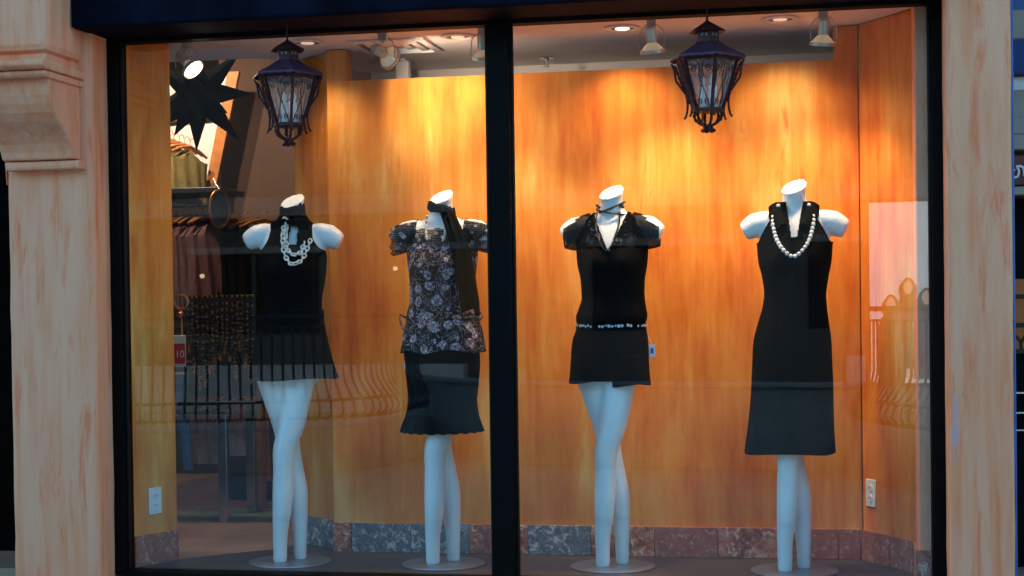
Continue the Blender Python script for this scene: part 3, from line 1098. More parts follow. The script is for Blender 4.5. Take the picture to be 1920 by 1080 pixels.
# ---- second mannequin: floral blouse, scarf, fitted flared skirt
m2 = mannequin((-.330, .290, 0), 'mannequin in purple floral off-shoulder blouse and dark flared skirt with scarf', R(1))
BL2 = Secs([(.895, .018, .166, .0, .140), (.93, .018, .163, .0, .134), (.98, .018, .154, .0, .120), (1.025, .016, .142, .0, .108), (1.05, .016, .140, .0, .108), (1.11, .019, .130, .0, .104), (1.18, .019, .128, -.002, .100), (1.25, .018, .134, -.002, .100), (1.32, .018, .140, .0, .097), (1.37, .018, .140, .004, .084), (1.40, .018, .130, .006, .074), (1.42, .018, .118, .008, .066)])
wr = lambda a, z: .012 * math.cos(17 * a + 30 * z) * (1 if z < 1.07 else .35) + (.035 * max(0, (1.0 - z) / .1) * math.cos(9 * a + 1))
bl = shell('floral_blouse', BL2, 'floral_print', m2, lambda x, y, z: z < 1.335 + .004 * math.sin(60 * x), .010, wr, hem=lambda a: .008 * math.sin(5 * a))
tag(bl, 'black blouse printed with lavender flowers and scrolls')
shell('smocked_band', BL2, 'floral_sheer', bl, lambda x, y, z: 1.331 < z < 1.402 + .003 * math.sin(90 * x), .011, lambda a, z: .010 * math.cos(46 * a))
for s in (-1, 1):
    cx = .018
    rs = []
    for f in np.linspace(0, 1, 18):
        x = cx + s * (.100 + .112 * f)
        zc = 1.392 - .030 * f
        k = .050 + .006 * math.sin(PI * min(1, f * 1.02)) + .002
        rs.append([(x + s * .006 * math.sin(9 * a) * f, .004 + (k + .003 * math.cos(11 * a)) * 1.06 * math.sin(a), zc + (k + .003 * math.cos(11 * a)) * math.cos(a) - (.012 * f if math.cos(a) < 0 else 0)) for a in np.linspace(0, 2 * PI, 48, endpoint=False)])
    MB().rings(rs, False).build('sleeve', 'floral_sheer', bl, 0, 60, .002)
# tied strings at the hip
hb = MB()
hb.tube([(p[0], p[1], 1.035 + .004 * math.sin(5 * i)) for i, p in enumerate(ring(.016, 0, 0, .153, .121, 48))], .006, 8, True)
hb.tube([(.165, -.03, 1.035), (.190, -.045, 1.055), (.196, -.05, 1.035), (.180, -.04, 1.022), (.176, -.04, .995)], .004, 6)
hb.tube([(-.135, -.02, 1.035), (-.160, -.03, 1.05), (-.163, -.03, 1.03), (-.148, -.03, .985)], .004, 6)
hb.build('hip_tie', 'floral_print', bl)
SK2 = Secs([(.560, .006, .168, .0, .140), (.590, .006, .158, .0, .128), (.63, .008, .145, .0, .116), (.69, .010, .138, .0, .108), (.76, .012, .144, .0, .110), (.86, .010, .152, .004, .116), (.95, .008, .150, .004, .112), (1.0, .008, .142, .002, .106)])


def pleat2(a, z):
    k = max(0, min(1, (.70 - z) / .12))
    s = (a * 22 / (2 * PI)) % 1.0
    return k * (.045 * (s - .5))


sk = shell('flared_skirt', SK2, 'slate_cloth', m2, None, .007, pleat2, usebulge=False, na=264, hem=lambda a: .0022 * math.sin(22 * a) - .004 * math.cos(a))
tag(sk, 'dark skirt fitted to the knee with a pleated flounce')
sc = empty('black_neck_scarf', (-.330, .290, 0), 'long black scarf knotted at the neck of the floral blouse mannequin', 'scarf')
rs = []
for z, k in ((1.468, .055), (1.482, .056), (1.498, .054), (1.508, .051)):
    rs.append([(.018 + (k + .002 * math.sin(8 * a)) * math.sin(a), -.004 - (k + .002 * math.sin(8 * a)) * math.cos(a), z - .016 * math.sin(a) + .003 * math.cos(5 * a + z * 90)) for a in np.linspace(0, 2 * PI, 56, endpoint=False)])
MB().rings(rs, False).build('neck_wrap', 'black_satin', sc, 0, 60, .004)
tail = spline([(.050, -.060, 1.485), (.068, -.080, 1.455), (.100, -.112, 1.38), (.132, -.128, 1.27), (.148, -.126, 1.15), (.158, -.120, 1.065)], 40)
mt = MB()
rs = []
for i, p in enumerate(tail):
    f = i / 39
    w = .014 + .014 * min(1, f * 2.2) + .008 * f
    rs.append([(p[0] + w * u, p[1] - .007 * math.cos(u * 7 + f * 3) + .022 * u * u + .010 * u, p[2] + .012 * u - (.03 * f if (u > .6 and f > .95) else 0)) for u in np.linspace(-1, 1, 17)])
vs = [q for r_ in rs for q in r_]
mt.add(vs, [(i * 17 + j, i * 17 + j + 1, (i + 1) * 17 + j + 1, (i + 1) * 17 + j) for i in range(39) for j in range(16)]).build('hanging_tail', 'black_satin', sc, 0, 70, .003)
tail2 = [(p[0] - .012 - .01 * i / 39, p[1] - .006, p[2] - .02) for i, p in enumerate(tail[:30])]
ribbon(MB(), tail2, np.linspace(.022, .036, 30), lambda i: (1, .25 * math.sin(i * .3), .1)).build('hanging_tail', 'black_satin', sc, 0, 70, .003)
MB().ball((.052, -.064, 1.484), .017, 14, .9).build('knot', 'black_satin', sc)


def bead_strand(root, path, n, r_, mat, name='bead', jitter=0):
    P = chain(path, n)
    m = None
    for i, p in enumerate(P):
        if m is None:
            o = MB().ball((0, 0, 0), r_, 10).build(name, mat, root)
            m = o.data
        else:
            o = link(name, m, None, root)
        o.location = p
        if jitter:
            k = 1 + random.uniform(-jitter, jitter)
            o.scale = (k, k, k)


bn = empty('pale_bead_necklace', (-.330, .290, 0), 'pale pink bead necklace over the smocked band of the floral blouse', 'necklace')
for ctrl in ([(-.026, 1.455), (-.030, 1.43), (-.030, 1.405), (-.026, 1.375), (-.022, 1.36)], [(.060, 1.455), (.058, 1.425), (.056, 1.395), (.050, 1.365), (.046, 1.352)]):
    bead_strand(bn, on_front(ctrl, BL2, .018), 11, .0068, 'pink_bead', 'bead', .35)

# ---- third mannequin: V-neck top with sheer sleeves, jewelled belt, shorts
m3 = mannequin((.384, .300, 0), 'mannequin in black lace V-neck top and black shorts with jewelled belt', 0)
T3 = Secs([(1.005, .010, .134, .0, .108), (1.03, .012, .138, .0, .110), (1.06, .015, .131, .0, .103), (1.11, .019, .121, .0, .094), (1.18, .019, .124, -.002, .094), (1.25, .018, .136, -.002, .099), (1.32, .018, .140, .0, .095), (1.38, .018, .140, .005, .081), (1.415, .018, .120, .008, .067), (1.440, .018, .088, .008, .057), (1.458, .018, .064, .004, .052)])
vv = lambda z: max(0, (z - 1.290) * .43)
inner = lambda x, y, z: y > 0 or abs(x - .018) > vv(z)
tp = shell('v_neck_top', T3, 'black_cloth', m3, lambda x, y, z: (z < 1.315 + .30 * max(0, abs(x - .018) - .030) + (.02 if y > 0 else 0)) and inner(x, y, z), .007, lambda a, z: .012 * math.cos(13 * a + 8 * z) * (1 if z < 1.12 else .2))
tag(tp, 'black top with lace neckline and sheer gathered cap sleeves')
shell('lace_yoke', T3, 'lace_black', tp, lambda x, y, z: z > 1.305 + .30 * max(0, abs(x - .018) - .030) and inner(x, y, z) and abs(x - .018) < vv(z) + .050 and y < .0, .009)
shell('sheer_yoke', T3, 'sheer_black', tp, lambda x, y, z: z > 1.305 and (y > 0 or abs(x - .018) > vv(z) + .046), .007)
for s in (-1, 1):      # piping that edges the neckline
    MB().tube([(.018 + s * (vv(z) + .003), front_y(.018 + s * (vv(z) + .003), z, T3, .010), z) for z in np.linspace(1.298, 1.452, 26)], .0022, 6).build('neck_edge', 'black_satin', tp)
    MB().tube([(.018 + s * (.062 + .055 * ((1.44 - z) / .13)), front_y(.018 + s * (.062 + .055 * ((1.44 - z) / .13)), z, T3, .010), z) for z in np.linspace(1.31, 1.440, 22)], .0022, 6).build('strap_edge', 'black_satin', tp)
    rs = []
    for f in np.linspace(0, 1, 22):
        x = .018 + s * (.090 + .104 * f)
        zc = 1.394 - .030 * f
        k = .062 * math.sqrt(1 - .75 * ((f - .20) / .95) ** 2)
        rs.append([(x, .004 + (k + .0025 * math.cos(14 * a)) * 1.06 * math.sin(a), zc + (k + .0025 * math.cos(14 * a)) * math.cos(a) - (.022 if math.cos(a) < 0 else 0) * (1 - .8 * f) * abs(math.cos(a))) for a in np.linspace(0, 2 * PI, 56, endpoint=False)])
    sl = MB().rings(rs, False).build('sleeve', 'sheer_black', tp, 0, 60, .0015)
    MB().tube(rs[-1], .0028, 6, True).build('cuff', 'black_satin', sl)
# shorts
SH = Secs([(.768, .002, .118, .003, .100), (.805, .002, .145, .003, .114), (.835, .002, .152, .003, .120), (.87, .002, .153, .003, .120), (.93, .004, .149, .004, .116), (.98, .009, .137, .003, .106), (1.012, .011, .131, .002, .102)])
sh = shell('shorts', SH, 'black_cloth', m3, None, .006, lambda a, z: .006 * math.cos(7 * a), usebulge=False, nz=40)
for s in (-1, 1):
    rows = [(.764 if s < 0 else .750, .002 + s * .082, .080, -.004, .120), (.80, .002 + s * .078, .079, -.002, .120), (.84, .002 + s * .076, .079, .002, .119), (.875, .002 + s * .073, .078, .003, .116)]
    shell('shorts_leg', Secs(rows), 'black_cloth', sh, None, .004, lambda a, z: .012 * math.cos(6 * a + 2), usebulge=False, nz=24, na=72, hem=lambda a: .006 * math.sin(2 * a))
MB().tube([(.003, -.128, 1.0), (.002, -.130, .92), (.0, -.127, .84)], .0015, 5).build('fly_seam', 'black_satin', sh)
bt = empty('jewelled_belt', (.384, .300, 0), 'narrow belt set with pale blue stones around the shorts', 'belt')
MB().rings([ring(.010, .002, z, r_, r2, 64) for z, r_, r2 in ((.984, .141, .112), (.984, .1445, .115), (1.002, .1445, .115), (1.002, .141, .112))], False, True).build('strap', 'black_satin', bt, 0, 40)
simple('stone_blue_bead', (.45, .56, .68), .15, 0, .3, 90, .8)
sme = None
for k in range(44):
    a = -PI * .62 + PI * 1.24 * k / 43
    if random.random() < .12:
        continue
    if sme is None:
        o = MB().lathe([(.0, -.0028), (.0058, -.001), (.0062, .001), (.0, .0035)], 7, cap=False).build('gem', 'stone_blue_bead', bt)
        sme = o.data
    else:
        o = link('gem', sme, None, bt)
    o.location = (.010 + .1465 * math.sin(a), .002 - .117 * math.cos(a), .993 + random.uniform(-.003, .003))
    o.rotation_euler = (PI / 2, random.uniform(0, 3), a)
    k2 = random.uniform(.7, 1.2)
    o.scale = (k2, k2, 1)
MB().rings([ring(.010, .002, z, r_, r2, 64) for z, r_, r2 in ((1.008, .138, .109), (1.008, .1415, .1125), (1.016, .1415, .1125), (1.016, .138, .109))], False, True).build('shorts_waistband', 'white_plastic', sh, 0, 40)
tg = empty('price_tag', (.384 + .166, .290, .94), 'white paper price tag hanging at the hip of the shorts', 'tag')
box('card', (.0, -.001, -.075), (.024, .001, -.025), 'white_plastic', tg, 0)
box('print_block', (.006, -.0022, -.062), (.018, -.0012, -.040), 'blue_paint', tg, 0)
MB().tube([(-.004, 0, .01), (.006, 0, -.01), (.012, 0, -.028)], .0008, 5).build('string', 'white_plastic', tg)
bn = empty('jet_bead_necklace', (.384, .300, 0), 'black bead necklace wound twice at the neck with a long V strand', 'necklace')
for zc, k, tl in ((1.478, .053, .10), (1.460, .061, -.06)):
    bead_strand(bn, [(.018 + k * math.sin(a), .0 - k * math.cos(a), zc + tl * .2 * math.sin(a) - .008 * math.cos(a)) for a in np.linspace(0, 2 * PI, 60)], 38, .0048, 'jet_bead')
bead_strand(bn, on_front([(-.036, 1.455), (-.040, 1.42), (-.028, 1.36), (-.006, 1.312), (.010, 1.296), (.024, 1.310), (.044, 1.36), (.058, 1.42), (.056, 1.452)], T3, .012), 46, .0046, 'jet_bead')
for x, z in ((-.036, 1.484), (-.028, 1.478), (.066, 1.488), (.060, 1.478), (.070, 1.476)):
    o = MB().ball((x, -.040, z), .0068, 10).build('bead', 'jet_bead', bn)

# ---- fourth mannequin: halter shirt dress with pearls
m4 = mannequin((1.122, .270, 0), 'mannequin in long black collared halter dress with a pearl necklace', R(-2))
D4 = Secs([(.478, -.012, .172, .0, .145), (.56, -.008, .164, .0, .134), (.66, -.002, .157, .0, .124), (.76, .002, .153, .0, .118), (.86, .003, .149, .004, .116), (.92, .004, .146, .004, .112), (1.00, .010, .131, .002, .099), (1.06, .015, .119, .0, .090), (1.11, .017, .114, .0, .087), (1.18, .019, .123, -.002, .093), (1.25, .018, .137, -.002, .099), (1.32, .018, .141, .0, .096), (1.38, .018, .141, .005, .082), (1.415, .018, .122, .008, .068), (1.440, .018, .089, .008, .058), (1.460, .018, .062, .004, .052), (1.478, .018, .054, .0, .049)])
xb = pchip([1.20, 1.29, 1.315, 1.34, 1.37, 1.41, 1.44, 1.48], [.30, .30, .142, .128, .112, .088, .068, .055])
dr = shell('halter_dress', D4, 'slate_cloth', m4, lambda x, y, z: abs(x - .018) < xb(z) and not (y < 0 and z > 1.330 and abs(x - .022) < .010 + (z - 1.33) * .16), .007, lambda a, z: .018 * max(0, (.80 - z) / .3) * math.cos(7 * a + .5) + .004 * math.sin(31 * z + 3 * a) * (1 if .95 < z < 1.16 else 0), na=220, nz=190, hem=lambda a: .004 * math.cos(3 * a))
tag(dr, 'plain black halter dress flaring to below the knee')
for s in (-1, 1):
    # collar wing: falls from the neck outwards to a point
    n = 12
    rs = []
    for i in range(n + 1):
        f = i / n                        # along the neck edge from side to front
        x = .018 + s * (.056 - .032 * f)
        z = 1.478 - .095 * f ** 1.2
        y = front_y(x, z, D4, .014) if f > .3 else front_y(x, min(z, 1.46), D4, .014) * (.55 + f * 1.5)
        a = Vector((x, y, z))
        L = .052 * (1 - .45 * abs(f - .35)) if f < .9 else .038
        x2 = x + s * L
        z2 = z - .018 - .020 * math.sin(PI * f)
        b = Vector((x2, front_y(x2, min(z2, 1.44), D4, .016) - .004, z2))
        rs.append([a.lerp(b, u) + Vector((0, -.010 * math.sin(PI * u), .006 * math.sin(PI * u))) for u in np.linspace(0, 1, 6)])
    vs = [q for r_ in rs for q in r_]
    MB().add(vs, [(i * 6 + j, i * 6 + j + 1, (i + 1) * 6 + j + 1, (i + 1) * 6 + j) for i in range(n) for j in range(5)]).build('collar', 'slate_cloth', dr, 0, 60, .003)
    # arm-hole binding
    zz = np.linspace(1.312, 1.455, 26)
    MB().tube([(.018 + s * xb(z), front_y(.018 + s * xb(z), z, D4, .009), z) for z in zz], .0025, 6).build('binding', 'black_satin', dr)
box('inner_band', (-.006, 0, 1.318), (.050, .002, 1.334), 'black_satin', dr, 0).location = (0, front_y(.02, 1.33, D4, .009) - .001, 0)
for s in (-1, 1):
    MB().tube([(.018 + s * .070, front_y(.018 + s * .07, z, D4, .0085), z) for z in np.linspace(.60, 1.24, 40)], .0010, 5).build('dart_seam', 'black_satin', dr)
pn = empty('pearl_necklace', (1.122, .270, 0), 'long white pearl necklace on the rightmost mannequin', 'necklace', rz=R(-2))
pp = on_front([(-.042, 1.462), (-.056, 1.44), (-.062, 1.40), (-.052, 1.345), (-.020, 1.285), (.020, 1.257), (.058, 1.283), (.088, 1.345), (.096, 1.40), (.090, 1.44), (.078, 1.462)], D4, .020, 80)
bead_strand(pn, pp, 30, .0085, 'pearl', 'pearl', .10)
bead_strand(pn, [(.018 + .062 * math.sin(a), .0 - .055 * math.cos(a), 1.466 + .012 * -math.cos(a)) for a in np.linspace(R(105), R(255), 30)], 9, .0078, 'pearl', 'pearl', .10)

# ------------------------------------------------------------------ INSIDE THE STORE (seen through the opening)
star = empty('paper_star', (-1.68, 1.02, 2.12), 'large black many-pointed paper star hanging in the store opening', 'star')
core = .085
m = MB()
m.ball((0, 0, 0), core, 14).build('core', 'star_paper', star)
dirs = [(a, el) for a, el in ((-78, -62), (-90, -88), (-2, -4), (48, -38), (50, 38), (-45, -30), (96, -70), (-135, -25), (135, 30), (92, 60), (-120, 40), (178, 4), (20, 70), (-160, -55), (-40, 40))]
spikes = [((-.04, -.02, -1), .275), ((1, -.1, -.05), .285), ((.68, .1, -.80), .30), ((.72, .15, .70), .28), ((-.42, -.25, -.86), .235), ((.28, -.55, -.62), .225), ((-.95, .0, -.30), .27), ((-.85, -.2, .55), .26), ((.05, -.9, .30), .20), ((0, .1, 1), .10), ((-.75, -.3, -.66), .27), ((.3, .8, -.3), .22), ((-.4, .8, .3), .22), ((.35, -.3, .85), .12)]
for d, L in spikes:
    d = Vector(d).normalized()
    q = d.to_track_quat('Z', 'Y').to_matrix()
    MB().lathe([(core * .80, core * .35), (.0006, L)], 4, (0, 0, 0), q).build('spike', 'star_paper', star, 0, 10)
MB().tube([(0, 0, .08), (0, 0, .45)], .0015, 5).build('cord', 'shelf_black', star)

# far walls and fittings of the store
o = box('store_partition', (-2.155, 2.50, 0), (-1.05, 2.62, 3.24), 'brown_wall', None, .004)
tag(o, 'dull brown inner wall of the store behind the black star', 'wall')
o = box('store_rear_panel', (-4.2, 3.95, 0), (-2.16, 4.02, 3.2), 'brown_wall', None, 0)
tag(o, 'brown rear wall of the store beyond the clothes rails', 'wall')
o = box('orange_column', (-1.800, 1.98, 0), (-1.745, 2.06, 1.50), 'orange_wood', None, .004)
tag(o, 'slim orange column beside the jewellery display', 'column')
fr = empty('framed_white_panel', (-2.26, 2.30, 1.80), 'white panel in a tilted orange wood frame leaning behind the star', 'panel')
MB().prism([(-.42, -.02), (.16, -.02), (.30, .62), (-.42, .62)], 'y', 0, .012).build('board', 'white_panel', fr)
MB().prism([(.10, -.03), (.165, -.03), (.315, .62), (.245, .62)], 'y', -.03, .0).build('frame_side', 'orange_wood', fr, .004)
MB().prism([(-.42, .34), (.19, .36), (.20, .40), (-.42, .385)], 'y', -.03, -.002).build('frame_rail', 'wood_grain', fr, .004)
shf = empty('wall_shelf', (-2.2, 1.95, 1.735), 'dark wall shelf above the rail of mauve blouses', 'shelf')
box('board', (-.35, -.20, -.03), (.34, .15, .0), 'shelf_black', shf, .004)
MB().prism([(-.02, -.03), (.12, -.03), (.12, -.12), (.10, -.12)], 'x', .25, .29).build('bracket', 'shelf_black', shf)


def hanger_garment(label, mat, L, w=.30, group='garments on the store rail', name='hung_blouse', th=.030, hang='copper'):
    e = empty(name, (0, 0, 0), label, 'blouse' if name == 'hung_blouse' else 'garment', group)
    hg = MB()
    hg.tube([(-w * .46, 0, -.075), (-w * .25, 0, -.045), (0, 0, -.028), (w * .25, 0, -.045), (w * .46, 0, -.075)], .008, 8)
    hg.tube([(0, 0, -.028), (0, 0, -.005)] + arc((.014, 0, .002), .014, PI, -R(30), 8), .0022, 6)
    hg.build('hanger', hang, e)
    rs = []
    for f in np.linspace(0, 1, 22):
        z = -.050 - L * f
        ww = w * (.16 + .84 * min(1, f * 6) ** .6) * .5 * (1 - .10 * math.sin(PI * f) + .12 * f)
        rs.append([(ww * math.sin(a) * (1 + .03 * math.sin(5 * a)), th * (.6 + .6 * f) * math.cos(a) * (1 + .35 * math.sin(9 * a + 4 * f)), z - .030 * abs(math.sin(a)) * (1 if f < .15 else 0)) for a in np.linspace(0, 2 * PI, 40, endpoint=False)])
    MB().rings(rs).build('cloth', mat, e)
    return e


rail = empty('clothes_rail', (-2.2, 1.86, 1.640), 'beaded metal clothes rail under the dark shelf', 'rail')
MB().tube([(-.40, 0, 0), (.26, .0, 0)], .009, 10).build('bar', 'steel', rail)
for k in range(24):
    MB().ball((-.36 + k * .026, 0, .012), .007, 8).build('bead', 'steel', rail)
MB().tube([(.22, 0, 0), (.22, .12, .06)], .006, 8).build('bracket', 'steel', rail)
ORD = ['first', 'second', 'third', 'fourth', 'fifth', 'sixth', 'seventh', 'eighth', 'ninth', 'tenth']
g0 = None
glabel = 'mauve blouse on a copper hanger in the row under the shelf'
for k in range(10):
    if g0 is None:
        g = g0 = hanger_garment(glabel, 'mauve_cloth', .47, .26)
    else:
        g = copy_tree(g0)
    g['label'] = 'mauve blouse on a copper hanger, %s from the left under the dark shelf' % ORD[k]
    g.location = (-2.30 + k * .037, 1.86, 1.622)
    g.rotation_euler = (0, R(random.uniform(-2, 2)), R(62 + random.uniform(-7, 7)))
d0 = None
for k in range(5):
    if d0 is None:
        g = d0 = hanger_garment('black dress hanging beside the mauve blouses', 'black_cloth', .60, .30, 'black dresses on the store rail', 'hung_dress', .04)
    else:
        g = copy_tree(d0)
    g['label'] = 'black dress beside the mauve blouses, %s of the dresses from the left' % ORD[k]
    g.location = (-1.93 + k * .055, 1.98, 1.60)
    g.rotation_euler = (0, 0, R(40 + random.uniform(-10, 10)))
u0 = None
for k in range(6):
    if u0 is None:
        g = u0 = hanger_garment('olive blouse on a wooden hanger above the dark shelf', 'olive_cloth', .30, .26, 'blouses above the shelf', 'olive_blouse', .02, 'orange_wood')
    else:
        g = copy_tree(u0)
    g['label'] = 'olive blouse on a wooden hanger, %s from the left above the dark shelf' % ORD[k]
    g.location = (-2.33 + k * .032, 2.10, 2.08 - .012 * k)
    g.rotation_euler = (0, R(6), R(55 + random.uniform(-6, 6)))

om = empty('oval_mirror', (-1.810, 1.60, 1.607), 'oval framed mirror hanging beside the blouse rail', 'mirror', rz=R(58))
MB().tube([(.062 * math.sin(a), 0, .096 * math.cos(a)) for a in np.linspace(0, 2 * PI, 40, endpoint=False)], .007, 8, True).build('frame', 'copper', om)
MB().rings([[(.060 * k * math.sin(a), y, .094 * k * math.cos(a)) for a in np.linspace(0, 2 * PI, 40, endpoint=False)] for k, y in ((.98, -.003), (1, .002))]).build('mirror_glass', 'mirror', om)
MB().tube([(0, 0, .1), (0, .05, .16)], .002, 5).build('hook', 'steel', om)
rm_ = empty('copper_ring_mirror', (-1.985, 1.50, 1.127), 'small round copper ring on a stand beside the necklaces', 'ring')
MB().tube([(.036 * math.cos(a), 0, .036 * math.sin(a)) for a in np.linspace(0, 2 * PI, 28, endpoint=False)], .0075, 8, True).build('ring', 'copper', rm_)
MB().tube([(0, 0, -.04), (0, 0, -.30)], .005, 8).lathe([(.05, -.31), (.05, -.30), (.006, -.295)], 18).build('stand', 'copper', rm_)
MB().ball((0, -.012, -.062), .017, 12).build('pendant', 'copper', rm_)

# jewellery rack with strands hanging from its bar
jr = empty('jewellery_rack', (-1.79, 1.55, .60), 'dark jewellery rack loaded with hanging bead strands on the glass table', 'rack')
box('base', (-.22, -.06, .0), (.20, .06, .018), 'shelf_black', jr, .004)
MB().tube([(-.20, 0, .01), (-.20, 0, .56), (.18, 0, .56), (.18, 0, .01)], .006, 8).build('frame', 'shelf_black', jr)
box('backing', (-.19, .02, .04), (.17, .03, .55), 'shelf_black', jr, 0)
bcols = ['jet_bead', 'gold', 'jet_bead', 'copper', 'jet_bead', 'gold']
for k in range(26):
    L = random.uniform(.28, .48)
    x0 = -.175 + .34 * k / 25
    w = random.uniform(.012, .022)
    m = MB()
    pts = []
    for t_ in np.linspace(0, 1, 44):
        u = 2 * t_ - 1
        pts.append((x0 + w * u * (1 - .3 * abs(u)), -.014 - .012 * math.cos(u * 1.5) - random.uniform(0, .012), .555 - L * (1 - abs(u) ** 2.6)))
    for p_ in pts:
        m.ball(p_, random.uniform(.0035, .0075), 6)
    o = m.build('bead_necklace', bcols[k % 6])
    o.location = (-1.79, 1.55, .60)
    tag(o, 'long bead strand hanging from the dark jewellery rack', 'necklace', 'bead strands on the rack')

tb = empty('glass_table', (-1.78, 1.68, 0), 'store table with thick green glass top and square steel legs', 'table')
box('table_top', (-.62, -.22, .580), (.055, .30, .598), 'table_glass', tb, .002)
box('under_frame', (-.60, -.16, .545), (.035, -.12, .579), 'steel', tb, .003)
box('leg', (-.028, -.160, .0), (.018, -.114, .578), 'steel', tb, .003)
box('leg', (-.028, .240, .0), (.018, .286, .578), 'steel', tb, .003)
box('leg', (-.60, .240, .0), (-.555, .286, .578), 'steel', tb, .003)
box('leg', (-.60, -.160, .0), (-.555, -.114, .578), 'steel', tb, .003)
MB().lathe([(.020, 0), (.020, .006), (.006, .010)], 12, (-.005, -.137, -.005)).build('foot', 'steel', tb)
pk = None
for k, (x, y, z, mt_, lb) in enumerate(((-1.93, 2.06, .66, 'pink_cloth', 'pale pink skirt hanging below the glass table, nearer the leg'), (-2.08, 2.02, .62, 'pink_cloth', 'pale pink skirt hanging under the glass table, far from the leg'), (-1.84, 2.22, .64, 'orange_wood', 'tan cloth hanging right behind the steel table leg'))):
    g = hanger_garment(lb, mt_, .32 if k < 2 else .45, .20, 'skirts hung behind the table', 'hung_skirt', .03)
    g.location = (x, y, z)
    g.rotation_euler = (0, 0, R(20 - 30 * k))
jn = empty('folded_jeans', (-2.055, 1.60, .30), 'blue jeans leg hanging beside the red number card', 'jeans')
rs = []
for f in np.linspace(0, 1, 14):
    rs.append([(.038 * (1 - .25 * f) * math.sin(a) + .05 * f, .03 * math.cos(a), .46 - .50 * f) for a in np.linspace(0, 2 * PI, 18, endpoint=False)])
MB().rings(rs).build('leg', 'denim', jn)
MB().box((-.042, -.034, .40), (.042, .034, .462)).build('cuff', 'denim', jn, .008)


def text_mesh(name, body, size, mat, parent, loc, rot=(PI / 2, 0, 0), shear=0, extrude=.0006, align='CENTER'):
    cu_ = bpy.data.curves.new(name, 'FONT')
    cu_.body = body
    cu_.size = size
    cu_.extrude = extrude
    cu_.align_x = align
    cu_.align_y = 'CENTER'
    cu_.shear = shear
    to = bpy.data.objects.new(name, cu_)
    C.objects.link(to)
    dg = bpy.context.evaluated_depsgraph_get()
    me = bpy.data.meshes.new_from_object(to.evaluated_get(dg))
    bpy.data.objects.remove(to)
    o = link(name, me, mat, parent)
    if not o.data.materials:
        o.data.materials.append(MATS[mat])
    else:
        o.data.materials[0] = MATS[mat]
    o.location = loc
    o.rotation_euler = rot
    return o


sg = empty('number_card', (-1.948, 1.40, .80), 'red card with white number 10 in a clear holder behind the wing wall', 'sign')
box('holder', (-.045, .0, -.0), (.024, .006, .160), 'white_plastic', sg, .002)
box('card', (-.043, -.003, .016), (.020, -.001, .118), 'red_card', sg, 0)
text_mesh('number', '10', .050, 'white_plastic', sg, (-.007, -.0042, .062))

# ceiling of the store with unseen spotlights added to brighten the store
o = box('store_ceiling', (-4.4, .80, 2.95), (-.95, 5.3, 3.0), 'ceiling_white', None, 0)
tag(o, 'dim white store ceiling deeper inside the shop', 'ceiling')
for i, (x, y, w_, tgt, lb) in enumerate(((-2.25, 1.35, 40, (-2.25, 2.3, 2.0), 'added spotlight, out of view, brightening the white framed panel'), (-2.0, 1.25, 34, (-2.1, 1.9, 1.5), 'added spotlight, out of view, brightening the mauve blouses'), (-2.6, 2.6, 16, (-2.5, 2.4, 0), 'added spotlight, out of view, brightening the floor deeper in the store'))):
    e = empty('store_fill_spot', (x, y, 2.949), lb, 'spotlight')
    MB().lathe([(.04, 0), (.04, -.03), (.05, -.09), (.045, -.09), (.0, -.05)], 20, cap=False).build('fill_lamp_head', 'track_grey', e)
    MB().lathe([(.0, -.052), (.038, -.075), (.0, -.08)], 16, cap=False).build('bulb', 'bulb_glow', e)
    spot_lamp('spot_light', (0, 0, -.10), tgt, w_, 110, .8, (1, .76, .52), e)

# ------------------------------------------------------------------ NEIGHBOURING SHOP at the right edge
nb = empty('neighbour_shop', (0, 0, 0), 'neighbouring storefront with blue canopy and dark red sign at the right edge', 'building')
box('blue_corner_pipe', (1.928, -.10, -.42), (1.944, -.05, 2.60), 'blue_paint', nb, .005)
box('canopy_beam', (1.946, .28, 2.195), (4.4, .40, 2.60), 'blue_paint', nb, .006)
box('cream_block', (1.946, .20, 2.075), (4.4, .39, 2.19), 'facade_cream', nb, .006)
MB().prism([(.16, 2.07), (.38, 2.07), (.38, 1.96), (.30, 1.96)], 'x', 1.946, 4.4).build('canopy', 'blue_paint', nb, .004)
box('grey_fascia', (1.946, .36, 1.80), (4.4, .42, 1.955), 'track_grey', nb, .003)
box('cream_band', (1.946, .33, 1.725), (4.4, .41, 1.795), 'facade_cream', nb, .004)
box('cream_band', (1.946, .335, 1.665), (4.4, .41, 1.9), 'facade_cream', nb, .004)
sg2 = box('sign_board', (1.946, .34, 1.525), (4.4, .42, 1.645), 'sign_red', nb, .004)
box('cream_band', (1.946, .33, 1.488), (4.4, .42, 1.520), 'facade_cream', nb, .003)
lt = MB()
lt.tube(spline([(1.992, .334, 1.590), (1.984, .334, 1.575), (1.990, .334, 1.556), (2.003, .334, 1.560), (2.008, .334, 1.580), (2.000, .334, 1.600), (2.014, .334, 1.600), (2.026, .334, 1.592)], 30), .0048, 6)
lt.tube(spline([(2.026, .334, 1.592), (2.030, .334, 1.562), (2.046, .334, 1.575), (2.058, .334, 1.604), (2.070, .334, 1.598)], 24), .0048, 6)
lt.build('sign_script', 'white_plastic', sg2)
box('shop_window', (1.946, .52, -.42), (4.4, .54, 1.485), 'frame_black', nb, 0)
box('glow_panel', (1.955, .505, .86), (4.4, .518, 1.16), 'shop_glow', nb, 0)
for z in (.86, .965, 1.08):
    box('grille_bar', (1.946, .47, z), (4.4, .495, z + .018), 'rail_iron', nb, .002)
